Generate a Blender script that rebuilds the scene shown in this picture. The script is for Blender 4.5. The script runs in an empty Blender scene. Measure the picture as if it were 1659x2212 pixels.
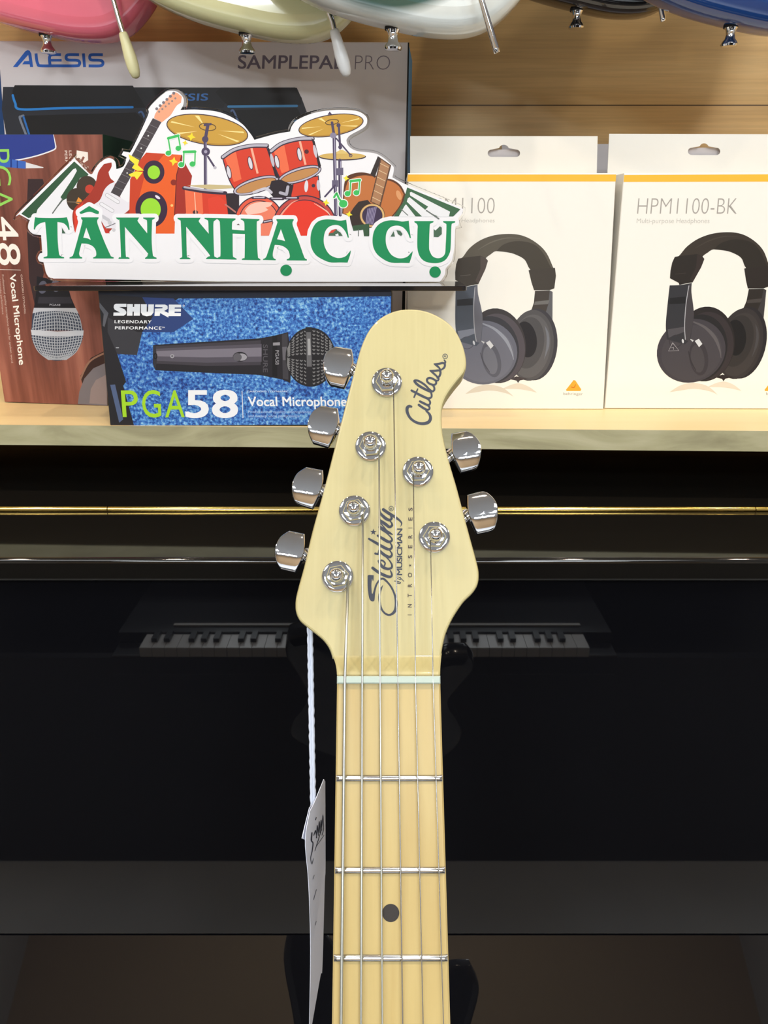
import bpy, math, random
from math import sin, cos, tan, atan, pi, radians, sqrt
from mathutils import Vector, Matrix
from mathutils.geometry import tessellate_polygon

random.seed(7)
SC = bpy.context.scene
COL = SC.collection

# ------------------------------------------------------------------ camera
F = 1662.0
PITCH = radians(20)
CAM = Vector((0, 0, 1.43))
FWD = Vector((0, cos(PITCH), -sin(PITCH)))
UPV = Vector((0, sin(PITCH), cos(PITCH)))
RGT = Vector((1, 0, 0))
cd = bpy.data.cameras.new('camera')
cam = bpy.data.objects.new('camera', cd)
COL.objects.link(cam)
cam.location = CAM
cam.rotation_euler = (pi / 2 - PITCH, 0, 0)
cd.sensor_fit = 'VERTICAL'
cd.sensor_height = 36.0
cd.lens = 36.0 * F / 2212
cd.clip_start = 0.01
SC.camera = cam

# ------------------------------------------------------------------ world, lights, exposure
w = bpy.data.worlds.new('world')
SC.world = w
w.use_nodes = True
w.node_tree.nodes['Background'].inputs[0].default_value = (0.9, 0.95, 1, 1)
w.node_tree.nodes['Background'].inputs[1].default_value = 0.05
SC.view_settings.view_transform = 'Standard'
SC.view_settings.look = 'None'
SC.view_settings.exposure = -0.22
SC.view_settings.gamma = 1.0
SC.view_settings.use_curve_mapping = False
SC.cycles.use_denoising = True
SC.cycles.max_bounces = 8
SC.cycles.caustics_reflective = False
SC.cycles.caustics_refractive = False

# ceiling panels: (x, y, sx, sy, watts, colour)
COOL = (0.89, 0.96, 1.0)
WARM = (1.0, 0.84, 0.64)
PANELS = [(-1.15, -0.75, 0.6, 0.6, 9, COOL), (0.75, -0.95, 0.6, 0.6, 9, COOL),
          (-1.0, -2.4, 0.6, 0.6, 55, COOL), (0.9, -2.4, 0.6, 0.6, 55, COOL), (-1.0, -4.2, 0.6, 0.6, 80, COOL), (0.9, -4.2, 0.6, 0.6, 80, COOL),  # second and far rows: unseen, added to throw front light on the boxes
          (1.9, 0.0, 0.3, 1.2, 5, COOL), (-2.2, 0.1, 0.3, 1.2, 5, COOL)]
WHERE = ['above the viewer, left', 'above the viewer, right', 'second row, left, added as front fill', 'second row, right, added as front fill', 'far row, left, added as front fill', 'far row, right, added as front fill',
         'long one by the right wall', 'long one by the left wall']
SPOTS = [(-1.08, 0.10, 4.6), (-0.62, 0.12, 4.6), (0.10, 0.13, 4.6), (0.56, 0.10, 4.6), (1.05, 0.12, 4.6)]
CEIL = 2.9


def area(x, y, z, sx, sy, watts, colour):
    ld = bpy.data.lights.new('lamp_light', 'AREA')
    ld.shape = 'RECTANGLE'
    ld.size, ld.size_y = sx, sy
    ld.energy = watts
    ld.color = colour
    lo = bpy.data.objects.new('lamp_light', ld)
    lo.location = (x, y, z)
    COL.objects.link(lo)
    return lo


# ------------------------------------------------------------------ maths helpers
def ray(x, y):
    return FWD + (x - 829.5) / F * RGT - (y - 1106.0) / F * UPV


class Plane:
    """a real plane in the room: origin, u across, v up, n towards the viewer"""
    def __init__(s, o, u, v=None, n=None):
        s.o = Vector(o)
        s.u = Vector(u).normalized()
        s.v = Vector(v if v else (0, 0, 1)).normalized()
        s.n = s.u.cross(s.v)
        if s.n.dot(CAM - s.o) < 0:
            s.n = -s.n

    def hit(s, x, y, off=0.0):
        d = ray(x, y)
        t = (s.o + s.n * off - CAM).dot(s.n) / d.dot(s.n)
        return CAM + d * t

    def uv(s, x, y, off=0.0):
        p = s.hit(x, y, off) - s.o
        return (p.dot(s.u), p.dot(s.v))

    def w(s, u, v, off=0.0):
        return s.o + s.u * u + s.v * v + s.n * off


def lin(c):
    c = c / 255.0
    return c / 12.92 if c <= 0.04045 else ((c + 0.055) / 1.055) ** 2.4


def rgb(r, g, b, k=1.0):
    return (lin(r) * k, lin(g) * k, lin(b) * k, 1)


def smooth(pts, closed=True, n=5, corner=38):
    """Catmull-Rom through the points, sharp turns stay sharp; works on tuples of any length"""
    N = len(pts)
    dim = len(pts[0])
    corn = []
    for i in range(N):
        if not closed and i in (0, N - 1):
            corn.append(True)
            continue
        a, b, c = pts[i - 1], pts[i], pts[(i + 1) % N]
        d1 = (b[0] - a[0], b[1] - a[1])
        d2 = (c[0] - b[0], c[1] - b[1])
        an = abs(math.degrees(math.atan2(d1[0] * d2[1] - d1[1] * d2[0], d1[0] * d2[0] + d1[1] * d2[1])))
        corn.append(an > corner)
    out = []
    for i in range(N if closed else N - 1):
        p1, p2 = pts[i], pts[(i + 1) % N]
        p0 = p1 if corn[i] else pts[i - 1]
        p3 = p2 if corn[(i + 1) % N] else pts[(i + 2) % N]
        for k in range(n):
            t = k / n
            out.append(tuple(0.5 * (2 * p1[j] + (p2[j] - p0[j]) * t + (2 * p0[j] - 5 * p1[j] + 4 * p2[j] - p3[j]) * t * t
                                    + (3 * p1[j] - p0[j] - 3 * p2[j] + p3[j]) * t ** 3) for j in range(dim)))
    if not closed:
        out.append(tuple(pts[-1]))
    return out


def inset(uv, d):
    """shrink a closed 2D outline by d"""
    N = len(uv)
    area2 = sum(uv[i - 1][0] * uv[i][1] - uv[i][0] * uv[i - 1][1] for i in range(N))
    sg = 1 if area2 > 0 else -1
    out = []
    for i in range(N):
        a, b, c = Vector(uv[i - 1]), Vector(uv[i]), Vector(uv[(i + 1) % N])
        e1 = (b - a)
        e2 = (c - b)
        e1 = e1.normalized() if e1.length > 1e-9 else e2.normalized()
        e2 = e2.normalized() if e2.length > 1e-9 else e1
        n1 = Vector((-e1.y, e1.x)) * sg
        n2 = Vector((-e2.y, e2.x)) * sg
        m = n1 + n2
        if m.length < 1e-6:
            m = n1.copy()
        m.normalize()
        k = 1 / max(0.5, m.dot(n1))
        out.append((b.x + m.x * d * k, b.y + m.y * d * k))
    return out


def tess(loops):
    return tessellate_polygon([[Vector((p[0], p[1], 0)) for p in l] for l in loops])


# ------------------------------------------------------------------ object helpers
ORG = {}


def thing(name, label, cat, loc, group=None):
    o = bpy.data.objects.new(name, None)
    COL.objects.link(o)
    o.empty_display_size = 0.03
    o.location = loc
    o['label'] = label
    o['category'] = cat
    if group:
        o['group'] = group
    ORG[o] = Vector(loc)
    return o


def obj(name, verts, faces, mats, parent=None, midx=None, sm=False, kind=None):
    org = ORG.get(parent, Vector((0, 0, 0)))
    me = bpy.data.meshes.new(name)
    me.from_pydata([tuple(Vector(v) - org) for v in verts], [], faces)
    if not isinstance(mats, (list, tuple)):
        mats = [mats]
    for m in mats:
        me.materials.append(m)
    if midx:
        me.polygons.foreach_set('material_index', midx)
    if sm:
        me.polygons.foreach_set('use_smooth', [True] * len(me.polygons))
        if sm != 'all':
            me.set_sharp_from_angle(angle=radians(sm if sm is not True else 35))
    if sm and sm != 'all':
        for p in me.polygons:
            if p.area > 0.004 and len(p.vertices) >= 4:
                p.use_smooth = False
    me.update()
    o = bpy.data.objects.new(name, me)
    COL.objects.link(o)
    if parent:
        o.parent = parent
        ORG[o] = org
    if kind:
        o['kind'] = kind
    return o


class MB:
    """collects pieces of ONE mesh"""
    def __init__(s):
        s.v, s.f, s.m = [], [], []

    def add(s, verts, faces, mi=0):
        b = len(s.v)
        s.v += [Vector(v) for v in verts]
        s.f += [tuple(b + i for i in f) for f in faces]
        s.m += [mi] * len(faces)

    def box(s, x0, x1, y0, y1, z0, z1, mi=0):
        s.add([(x, y, z) for x in (x0, x1) for y in (y0, y1) for z in (z0, z1)],
              [(0, 1, 3, 2), (4, 6, 7, 5), (0, 4, 5, 1), (2, 3, 7, 6), (0, 2, 6, 4), (1, 5, 7, 3)], mi)

    def bbox(s, x0, x1, y0, y1, z0, z1, b, mi=0):
        """box with rounded long edges: profile in YZ, run along X"""
        prof = []
        for (cy, cz, a0) in ((y0 + b, z0 + b, 180), (y1 - b, z0 + b, 270), (y1 - b, z1 - b, 0), (y0 + b, z1 - b, 90)):
            for k in range(6):
                a = radians(a0 + 90 * k / 5)
                prof.append((cy + b * cos(a), cz + b * sin(a)))
        n = len(prof)
        vs = [(x0, p[0], p[1]) for p in prof] + [(x1, p[0], p[1]) for p in prof]
        fs = [(i, (i + 1) % n, n + (i + 1) % n, n + i) for i in range(n)]
        fs += [tuple(range(n))[::-1], tuple(range(n, 2 * n))]
        s.add(vs, fs, mi)

    def prism(s, P, uv, rings, mi=0, holes=(), cap_mi=None):
        """outline on plane P swept through rings (inset, offset), front to back"""
        N = len(uv)
        lo = [inset(uv, r[0]) if r[0] else uv for r in rings]
        vs = []
        for l, r in zip(lo, rings):
            vs += [P.w(p[0], p[1], r[1]) for p in l]
        fs = []
        for k in range(len(rings) - 1):
            for i in range(N):
                j = (i + 1) % N
                fs.append((k * N + i, k * N + j, (k + 1) * N + j, (k + 1) * N + i))
        s.add(vs, fs, mi)
        for k in (0, len(rings) - 1):
            hs = [list(h) for h in holes]
            loops = [lo[k]] + hs
            flat = [p for l in loops for p in l]
            s.add([P.w(p[0], p[1], rings[k][1]) for p in flat], tess(loops), mi if cap_mi is None else cap_mi)
        for h in holes:
            n = len(h)
            s.add([P.w(p[0], p[1], rings[0][1]) for p in h] + [P.w(p[0], p[1], rings[-1][1]) for p in h],
                  [(i, (i + 1) % n, n + (i + 1) % n, n + i) for i in range(n)], mi)

    def tube(s, pts, r, seg=10, mi=0, rs=None, cap=True):
        pts = [Vector(p) for p in pts]
        n = len(pts)
        up = None
        base = len(s.v)
        for i, p in enumerate(pts):
            t = (pts[min(i + 1, n - 1)] - pts[max(i - 1, 0)]).normalized()
            if up is None:
                up = t.orthogonal().normalized()
            up = (up - t * up.dot(t)).normalized()
            bi = t.cross(up)
            rr = rs[i] if rs else r
            for k in range(seg):
                a = 2 * pi * k / seg
                s.v.append(p + (up * cos(a) + bi * sin(a)) * rr)
        for i in range(n - 1):
            for k in range(seg):
                k2 = (k + 1) % seg
                s.f.append((base + i * seg + k, base + i * seg + k2, base + (i + 1) * seg + k2, base + (i + 1) * seg + k))
                s.m.append(mi)
        if cap:
            s.f.append(tuple(base + k for k in range(seg))[::-1])
            s.f.append(tuple(base + (n - 1) * seg + k for k in range(seg)))
            s.m += [mi, mi]

    def lathe(s, o, ax, prof, seg=32, mi=0, rot=0.0):
        """prof: (radius, height) along axis ax from o"""
        ax = Vector(ax).normalized()
        e1 = ax.orthogonal().normalized()
        e2 = ax.cross(e1)
        base = len(s.v)
        o = Vector(o)
        for (r, h) in prof:
            for k in range(seg):
                a = 2 * pi * k / seg + rot
                s.v.append(o + ax * h + (e1 * cos(a) + e2 * sin(a)) * r)
        for i in range(len(prof) - 1):
            for k in range(seg):
                k2 = (k + 1) % seg
                s.f.append((base + i * seg + k, base + i * seg + k2, base + (i + 1) * seg + k2, base + (i + 1) * seg + k))
                s.m.append(mi)
        s.f.append(tuple(base + k for k in range(seg))[::-1])
        s.f.append(tuple(base + (len(prof) - 1) * seg + k for k in range(seg)))
        s.m += [mi, mi]

    def build(s, name, mats, parent=None, sm=False, kind=None):
        return obj(name, s.v, s.f, mats, parent, s.m, sm, kind)


# ------------------------------------------------------------------ materials
MATS = {}


def mat(name, col, rough=0.5, metal=0.0, coat=0.0, spec=None, trans=0.0, ior=1.5, emit=0):
    if name in MATS:
        return MATS[name]
    m = bpy.data.materials.new(name)
    m.use_nodes = True
    b = m.node_tree.nodes['Principled BSDF']
    b.inputs['Base Color'].default_value = col
    b.inputs['Roughness'].default_value = rough
    b.inputs['Metallic'].default_value = metal
    b.inputs['Coat Weight'].default_value = coat
    b.inputs['IOR'].default_value = ior
    if spec is not None:
        b.inputs['Specular IOR Level'].default_value = spec
    b.inputs['Transmission Weight'].default_value = trans
    if emit:
        b.inputs['Emission Color'].default_value = col
        b.inputs['Emission Strength'].default_value = emit
    MATS[name] = m
    return m


def ink(r, g, b, rough=0.45):
    """flat printing ink"""
    k = 'ink_%d_%d_%d_%d' % (r, g, b, int(rough * 100))
    return mat(k, rgb(r, g, b, 0.92), rough, spec=0.3)


def noise_mat(name, cols, scale, stretch=(1, 1, 1), detail=6, rough=0.5, coat=0.0, distort=0.0, spec=None, bump=0.0,
              second=None, rgh=0.55, rot=(0, 0, 0)):
    """colour ramp over stretched noise in object space; second=(cols2, scale2, stretch2, factor) multiplies finer grain"""
    if name in MATS:
        return MATS[name]
    m = mat(name, (0.5, 0.5, 0.5, 1), rough, coat=coat, spec=spec)
    nt = m.node_tree
    N, L = nt.nodes, nt.links
    b = N['Principled BSDF']
    tc = N.new('ShaderNodeTexCoord')

    def layer(cols, scale, stretch, distort):
        mp = N.new('ShaderNodeMapping')
        mp.inputs['Scale'].default_value = stretch
        mp.inputs['Rotation'].default_value = rot
        L.new(tc.outputs['Object'], mp.inputs['Vector'])
        nz = N.new('ShaderNodeTexNoise')
        nz.inputs['Scale'].default_value = scale
        nz.inputs['Detail'].default_value = detail
        nz.inputs['Roughness'].default_value = rgh
        nz.inputs['Distortion'].default_value = distort
        L.new(mp.outputs['Vector'], nz.inputs['Vector'])
        rp = N.new('ShaderNodeValToRGB')
        e = rp.color_ramp.elements
        while len(e) < len(cols):
            e.new(0.5)
        for i, (p, c) in enumerate(cols):
            e[i].position = p
            e[i].color = c
        L.new(nz.outputs['Fac'], rp.inputs['Fac'])
        return rp, nz
    rp, nz = layer(cols, scale, stretch, distort)
    out = rp.outputs['Color']
    if second:
        r2, _ = layer(second[0], second[1], second[2], 0.0)
        mx = N.new('ShaderNodeMix')
        mx.data_type = 'RGBA'
        mx.blend_type = 'MULTIPLY'
        mx.inputs['Factor'].default_value = second[3]
        L.new(out, mx.inputs['A'])
        L.new(r2.outputs['Color'], mx.inputs['B'])
        out = mx.outputs['Result']
    L.new(out, b.inputs['Base Color'])
    if bump:
        bp = N.new('ShaderNodeBump')
        bp.inputs['Strength'].default_value = bump
        bp.inputs['Distance'].default_value = 0.0005
        L.new(nz.outputs['Fac'], bp.inputs['Height'])
        L.new(bp.outputs['Normal'], b.inputs['Normal'])
    return m


GREY3 = [(0.3, (0.82, 0.82, 0.82, 1)), (0.7, (1, 1, 1, 1))]
M_CHROME = mat('polished_chrome', (0.74, 0.74, 0.76, 1), 0.04, 1.0)
M_NICKEL = mat('nickel_fret_wire', (0.62, 0.61, 0.60, 1), 0.2, 1.0)
M_STEEL = mat('plain_steel_string', (0.45, 0.45, 0.46, 1), 0.25, 1.0)
M_WOUND = mat('wound_string', (0.56, 0.58, 0.55, 1), 0.38, 1.0)
M_BRASS = mat('polished_brass', (0.83, 0.60, 0.17, 1), 0.13, 1.0)
M_BLACK = mat('black_piano_lacquer', (0.0045, 0.0045, 0.0058, 1), 0.02, spec=0.5, ior=1.5)
M_LIDBLK = mat('black_piano_lacquer_lid', (0.0078, 0.0070, 0.0062, 1), 0.05, spec=0.5, ior=1.5)
M_MAPLE = noise_mat('satin_maple', [(0.3, rgb(183, 171, 123)), (0.5, rgb(189, 178, 130)), (0.72, rgb(178, 165, 116))],
                    6.0, (9, 0.7, 0.9), 5, 0.42, coat=0.15, second=(GREY3, 60, (14, 0.5, 0.5), 0.22))
M_FBOARD = noise_mat('glossy_maple', [(0.3, rgb(186, 162, 104)), (0.5, rgb(192, 170, 114)), (0.72, rgb(181, 155, 98))],
                     7.0, (8, 0.8, 0.8), 5, 0.28, coat=0.35, second=(GREY3, 40, (12, 0.6, 0.6), 0.25))
M_NUT = mat('pale_nut_plastic', rgb(172, 186, 176), 0.35)
M_WALL = noise_mat('brown_laminate', [(0.25, rgb(192, 156, 102)), (0.5, rgb(208, 172, 116)), (0.75, rgb(220, 186, 130))], 3.2,
                   (0.7, 1, 12), 7, 0.45, second=([(0.35, (0.8, 0.8, 0.8, 1)), (0.6, (1, 1, 1, 1))], 30, (0.35, 1, 14), 0.6))
M_SHELF = noise_mat('pale_oak_laminate', [(0.3, rgb(226, 196, 142)), (0.7, rgb(234, 206, 154))], 4, (0.6, 8, 8), 5, 0.4)
M_EDGE = noise_mat('mottled_edge_band', [(0.3, rgb(142, 136, 106)), (0.5, rgb(168, 162, 128)), (0.72, rgb(186, 180, 148))], 9,
                   (1, 3, 3), 8, 0.4, distort=1.6)
M_FLOOR = noise_mat('pale_tile', [(0.3, rgb(214, 220, 228)), (0.7, rgb(226, 231, 238))], 4, (1, 1, 1), 4, 0.25)
M_CEIL = mat('grey_ceiling', rgb(168, 168, 168), 0.8)
M_SIDEWALL = mat('beige_wall', rgb(168, 158, 146), 0.7)
M_CARDW = mat('white_card', rgb(244, 240, 232, .95), 0.42, spec=0.35)
M_CARDG = mat('grey_white_card', rgb(212, 205, 206, .95), 0.4, spec=0.35)


def add_seam(m, z, h):
    """the dark joint between two wall boards, part of the laminate"""
    nt = m.node_tree
    N, L = nt.nodes, nt.links
    b = N['Principled BSDF']
    src = b.inputs['Base Color'].links[0].from_socket
    tc = N.new('ShaderNodeTexCoord')
    sx = N.new('ShaderNodeSeparateXYZ')
    L.new(tc.outputs['Object'], sx.inputs[0])
    a = N.new('ShaderNodeMath')
    a.operation = 'COMPARE'
    a.inputs[1].default_value = z
    a.inputs[2].default_value = h
    L.new(sx.outputs['Z'], a.inputs[0])
    mx = N.new('ShaderNodeMix')
    mx.data_type = 'RGBA'
    L.new(a.outputs[0], mx.inputs['Factor'])
    L.new(src, mx.inputs['A'])
    mx.inputs['B'].default_value = rgb(84, 64, 40)
    L.new(mx.outputs['Result'], b.inputs['Base Color'])


# ------------------------------------------------------------------ printing on planes
def text_geo(s, off=0.0, space=1.0):
    c = bpy.data.curves.new('t', 'FONT')
    c.body = s
    c.offset = off
    c.space_character = space
    c.resolution_u = 4
    o = bpy.data.objects.new('t', c)
    COL.objects.link(o)
    dg = bpy.context.evaluated_depsgraph_get()
    ev = o.evaluated_get(dg)
    me = ev.to_mesh()
    vs = [(v.co.x, v.co.y) for v in me.vertices]
    fs = [tuple(p.vertices) for p in me.polygons]
    ev.to_mesh_clear()
    bpy.data.objects.remove(o)
    bpy.data.curves.remove(c)
    return vs, fs


STEP = 0.0000006


class Sheet:
    """printed matter lying on plane P; tr = (ox, oy, scale) turns drawing units into photo pixels"""
    def __init__(s, P, base=0.0002, tr=(0, 0, 1), shift=(0, 0)):
        s.P, s.lay, s.tr, s.sh = P, base, tr, shift
        s.reset()

    def reset(s):
        s.mb, s.mats, s.key = MB(), [], {}

    def pt(s, p):
        q = s.P.uv(s.tr[0] + p[0] * s.tr[2], s.tr[1] + p[1] * s.tr[2])
        return (q[0] + s.sh[0], q[1] + s.sh[1])

    def mi(s, c):
        m = c if isinstance(c, bpy.types.Material) else ink(*c)
        if m.name not in s.key:
            s.key[m.name] = len(s.mats)
            s.mats.append(m)
        return s.key[m.name]

    def raw(s, uv, faces, c, h=None):
        s.lay += STEP
        s.mb.add([s.P.w(p[0], p[1], s.lay + (h[i] if h else 0)) for i, p in enumerate(uv)], faces, s.mi(c))

    def poly(s, pts, c, holes=(), sm=False, corner=38):
        if sm:
            pts = smooth(pts, corner=corner)
            holes = [smooth(h, corner=corner) for h in holes]
        loops = [[s.pt(p) for p in pts]] + [[s.pt(p) for p in h] for h in holes]
        s.raw([p for l in loops for p in l], tess(loops), c)

    def ell(s, cx, cy, rx, ry, c, rot=0, n=40, y1=None, a0=0, a1=360):
        a = radians(rot)
        pts = []
        full = (a1 - a0) >= 360
        for k in range(n if full else n + 1):
            t = radians(a0 + (a1 - a0) * k / n)
            x, y = rx * cos(t), ry * sin(t)
            X, Y = cx + x * cos(a) - y * sin(a), cy + x * sin(a) + y * cos(a)
            if y1 is not None:
                Y = min(Y, y1)
            pts.append((X, Y))
        s.poly(pts, c)

    def ring(s, cx, cy, rx, ry, wd, c, rot=0, n=40):
        a = radians(rot)
        path = []
        for k in range(n + 1):
            t = 2 * pi * k / n
            x, y = rx * cos(t), ry * sin(t)
            path.append((cx + x * cos(a) - y * sin(a), cy + x * sin(a) + y * cos(a), wd))
        s.stroke(path, wd, c, sm=False)

    def stroke(s, path, wd, c, sm=True, caps=True):
        path = [(p[0], p[1], p[2] if len(p) > 2 else wd) for p in path]
        if sm and len(path) > 2:
            path = smooth(path, closed=False, n=6, corner=75)
        L, R = [], []
        n = len(path)
        for i, p in enumerate(path):
            a, b = path[max(0, i - 1)], path[min(n - 1, i + 1)]
            d = Vector((b[0] - a[0], b[1] - a[1]))
            d = d.normalized() if d.length > 1e-9 else Vector((1, 0))
            h = p[2] / 2
            L.append((p[0] - d.y * h, p[1] + d.x * h))
            R.append((p[0] + d.y * h, p[1] - d.x * h))
        pts = L + R
        h = [STEP * 0.6 * i / n for i in range(n)] * 2
        fs = [(i, i + 1, n + i + 1, n + i) for i in range(n - 1)]
        if caps:
            for i in (0, n - 1):
                p = path[i]
                b = len(pts)
                pts += [(p[0] + p[2] / 2 * cos(2 * pi * k / 12), p[1] + p[2] / 2 * sin(2 * pi * k / 12)) for k in range(12)]
                h += [STEP * (0.75 if i else -0.2)] * 12
                fs.append(tuple(range(b, b + 12)))
        s.raw([s.pt(p) for p in pts], fs, c, h)

    def text(s, t, p0, p1, p2, c, off=0.0, space=1.0):
        """ink box of the text spans p0 (base, start), p1 (base, end), p2 (cap top, start)"""
        vs, fs = text_geo(t, min(off, 0.0), space)
        if off > 0:
            n = len(vs)
            k = off * 0.8
            v0, f0 = vs, fs
            vs, fs = [], []
            for q, (dx, dy) in enumerate(((-k, -k), (k, -k), (-k, k), (k, k), (-k, 0), (k, 0))):
                vs = vs + [(x + dx, y + dy) for x, y in v0]
                fs = fs + [tuple(i + q * n for i in f) for f in f0]
            hh = [STEP * 0.3 * (i // n) for i in range(len(vs))]
        else:
            hh = None
        x0, x1 = min(v[0] for v in vs), max(v[0] for v in vs)
        y0, y1 = min(v[1] for v in vs), max(v[1] for v in vs)
        pts = []
        for x, y in vs:
            a, b = (x - x0) / (x1 - x0), (y - y0) / (y1 - y0)
            pts.append((p0[0] + a * (p1[0] - p0[0]) + b * (p2[0] - p0[0]), p0[1] + a * (p1[1] - p0[1]) + b * (p2[1] - p0[1])))
        s.raw([s.pt(p) for p in pts], fs, c, hh)

    def star(s, cx, cy, r, c, n=5, k=0.4, rot=0):
        s.poly([(cx + (r if i % 2 == 0 else r * k) * sin(pi * i / n + radians(rot)),
                 cy - (r if i % 2 == 0 else r * k) * cos(pi * i / n + radians(rot))) for i in range(2 * n)], c)

    def done(s, name, parent):
        o = s.mb.build(name, s.mats, parent)
        s.reset()
        return o


# ================================================================== THE SETTING
H_SHELF = 0.1582
Z_SHELF = CAM.z - H_SHELF
Z_LID = CAM.z - 0.2234
Y_WALL = 0.985
X0, X1, YB = -3.0, 3.0, -6.0


def struct(name, m, *box):
    b = MB()
    b.box(*box)
    o = b.build(name, m)
    o['kind'] = 'structure'
    return o


add_seam(M_WALL, 1.566, 0.0006)
struct('wall_back', M_WALL, X0, X1, Y_WALL, Y_WALL + 0.1, 0, CEIL)
struct('wall_left', M_SIDEWALL, X0 - 0.1, X0, YB, Y_WALL, 0, CEIL)
struct('wall_right', M_SIDEWALL, X1, X1 + 0.1, YB, Y_WALL, 0, CEIL)
struct('wall_front', mat('oak_wall', rgb(168, 138, 102), 0.6), X0, X1, YB - 0.1, YB, 0, CEIL)
struct('floor', M_FLOOR, X0 - 0.1, X1 + 0.1, YB - 0.1, Y_WALL + 0.1, -0.1, 0)
struct('ceiling', M_CEIL, X0 - 0.1, X1 + 0.1, YB - 0.1, Y_WALL + 0.1, CEIL, CEIL + 0.1)

M_LAMP = mat('lamp_diffuser', (1, 1, 1, 1), 0.5, emit=3.0)
M_LAMPW = mat('warm_lamp_lens', (1, 0.82, 0.58, 1), 0.5, emit=6.0)
M_WHITEP = mat('white_painted_metal', rgb(235, 235, 235), 0.4)
for i, (x, y, sx, sy, wt, c) in enumerate(PANELS):
    t = thing('ceiling_light', 'flat white LED panel on the ceiling, ' + WHERE[i], 'ceiling light', (x, y, CEIL), 'ceiling panels')
    b = MB()
    b.box(x - sx / 2 - .02, x + sx / 2 + .02, y - sy / 2 - .02, y + sy / 2 + .02, CEIL - 0.02, CEIL - 0.0005)
    b.build('frame', M_WHITEP, t)
    b = MB()
    b.box(x - sx / 2, x + sx / 2, y - sy / 2, y + sy / 2, CEIL - 0.024, CEIL - 0.0205)
    b.build('diffuser', M_LAMP, t)
    a = area(x, y, CEIL - 0.03, sx, sy, wt, c)
    a.parent = t
    a.location = (0, 0, -0.03)
for i, (x, y, wt) in enumerate(SPOTS):
    t = thing('downlight', 'small round warm downlight over the shelf, %s of the five' % ['leftmost', 'second from the left', 'middle one', 'second from the right', 'rightmost'][i],
              'ceiling light', (x, y, CEIL), 'downlights over the shelf')
    b = MB()
    b.lathe((x, y, CEIL - 0.0005), (0, 0, -1), [(0.055, 0), (0.055, 0.008), (0.045, 0.014), (0.036, 0.012)], 24)
    b.build('trim_ring', M_WHITEP, t, sm=True)
    b = MB()
    b.lathe((x, y, CEIL - 0.013), (0, 0, -1), [(0.035, 0), (0.035, 0.001), (0.02, 0.003)], 24)
    b.build('lens', M_LAMPW, t, sm=True)
    a = area(0, 0, 0, 0.05, 0.05, wt, WARM)
    a.data.shape = 'DISK'
    a.parent = t
    a.location = (0, 0, -0.022)
    a.data.spread = radians(150)

# ------------------------------------------------------------------ shelf
YAW = radians(1.9)
SU = Vector((cos(YAW), -sin(YAW), 0))
SF = 0.645


def shelf_front(x):
    return SF - x * tan(YAW)


t = thing('display_shelf', 'pale oak display shelf with mottled grey-beige front edge above the black piano', 'shelf', (0, 0.8, Z_SHELF - 0.018))
b = MB()
xa, xb = -1.6, 1.6
yb = Y_WALL - 0.001
ya0, ya1 = shelf_front(xa) + 0.0012, shelf_front(xb) + 0.0012
b.add([(xa, ya0, Z_SHELF), (xb, ya1, Z_SHELF), (xb, yb, Z_SHELF), (xa, yb, Z_SHELF),
       (xa, ya0, Z_SHELF - .0178), (xb, ya1, Z_SHELF - .0178), (xb, yb, Z_SHELF - .0178), (xa, yb, Z_SHELF - .0178)],
      [(0, 1, 2, 3), (7, 6, 5, 4), (0, 4, 5, 1), (1, 5, 6, 2), (2, 6, 7, 3), (3, 7, 4, 0)])
b.build('board', M_SHELF, t)
b = MB()
e = 0.0011
b.add([(xa, ya0 - e, Z_SHELF), (xb, ya1 - e, Z_SHELF), (xb, ya1, Z_SHELF), (xa, ya0, Z_SHELF),
       (xa, ya0 - e, Z_SHELF - .0178), (xb, ya1 - e, Z_SHELF - .0178), (xb, ya1, Z_SHELF - .0178), (xa, ya0, Z_SHELF - .0178)],
      [(0, 1, 2, 3), (7, 6, 5, 4), (0, 4, 5, 1), (1, 5, 6, 2), (2, 6, 7, 3), (3, 7, 4, 0)])
b.build('edge_band', M_EDGE, t)

# ------------------------------------------------------------------ upright piano
YH = 0.617
YF = 0.514
PX0, PX1 = -0.78, 0.72
t = thing('upright_piano', 'glossy black upright piano with a long brass lid hinge under the shelf', 'piano', (0, 0.7, 0))
ZT = Z_LID
b = MB()
b.bbox(PX0, PX1, YF, YH - 0.0006, ZT - 0.0187, ZT, 0.0035)
b.build('front_lid', M_LIDBLK, t, sm=30)
b = MB()
b.bbox(PX0, PX1, YH + 0.0006, 0.96, ZT - 0.0187, ZT, 0.0015)
b.build('rear_lid', M_LIDBLK, t, sm=30)
hx = [PX0 + .01, (232 - 829.5) / F * 0.654, (1632 - 829.5) / F * 0.654, PX1 - .01]
for i in range(3):
    b = MB()
    b.tube([(hx[i] + .0004, YH, ZT + 0.0012), (hx[i + 1] - .0004, YH, ZT + 0.0012)], 0.0027, 20)
    hg = b.build('hinge', M_BRASS, t, sm=50)
b = MB()
YP = 0.53
ZP = CAM.z - 0.6054
b.bbox(PX0 + .02, PX1 - .02, YP, YP + 0.02, ZP, ZT - 0.0190, 0.002)
b.build('front_panel', M_BLACK, t, sm=30)
b = MB()
sl = radians(61)
dY, dZ = 0.30 * cos(sl), 0.30 * sin(sl)
b.add([(x, y, z) for x in (PX0 + .03, PX1 - .03) for (y, z) in ((YP, ZP - .0006), (YP - dY, ZP - dZ), (YP - dY + .02, ZP - dZ - .006), (YP + .02, ZP - .0006))],
      [(0, 1, 2, 3), (7, 6, 5, 4), (0, 4, 5, 1), (1, 5, 6, 2), (2, 6, 7, 3), (3, 7, 4, 0)])
b.build('fallboard', M_BLACK, t, sm=30)
b = MB()
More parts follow.
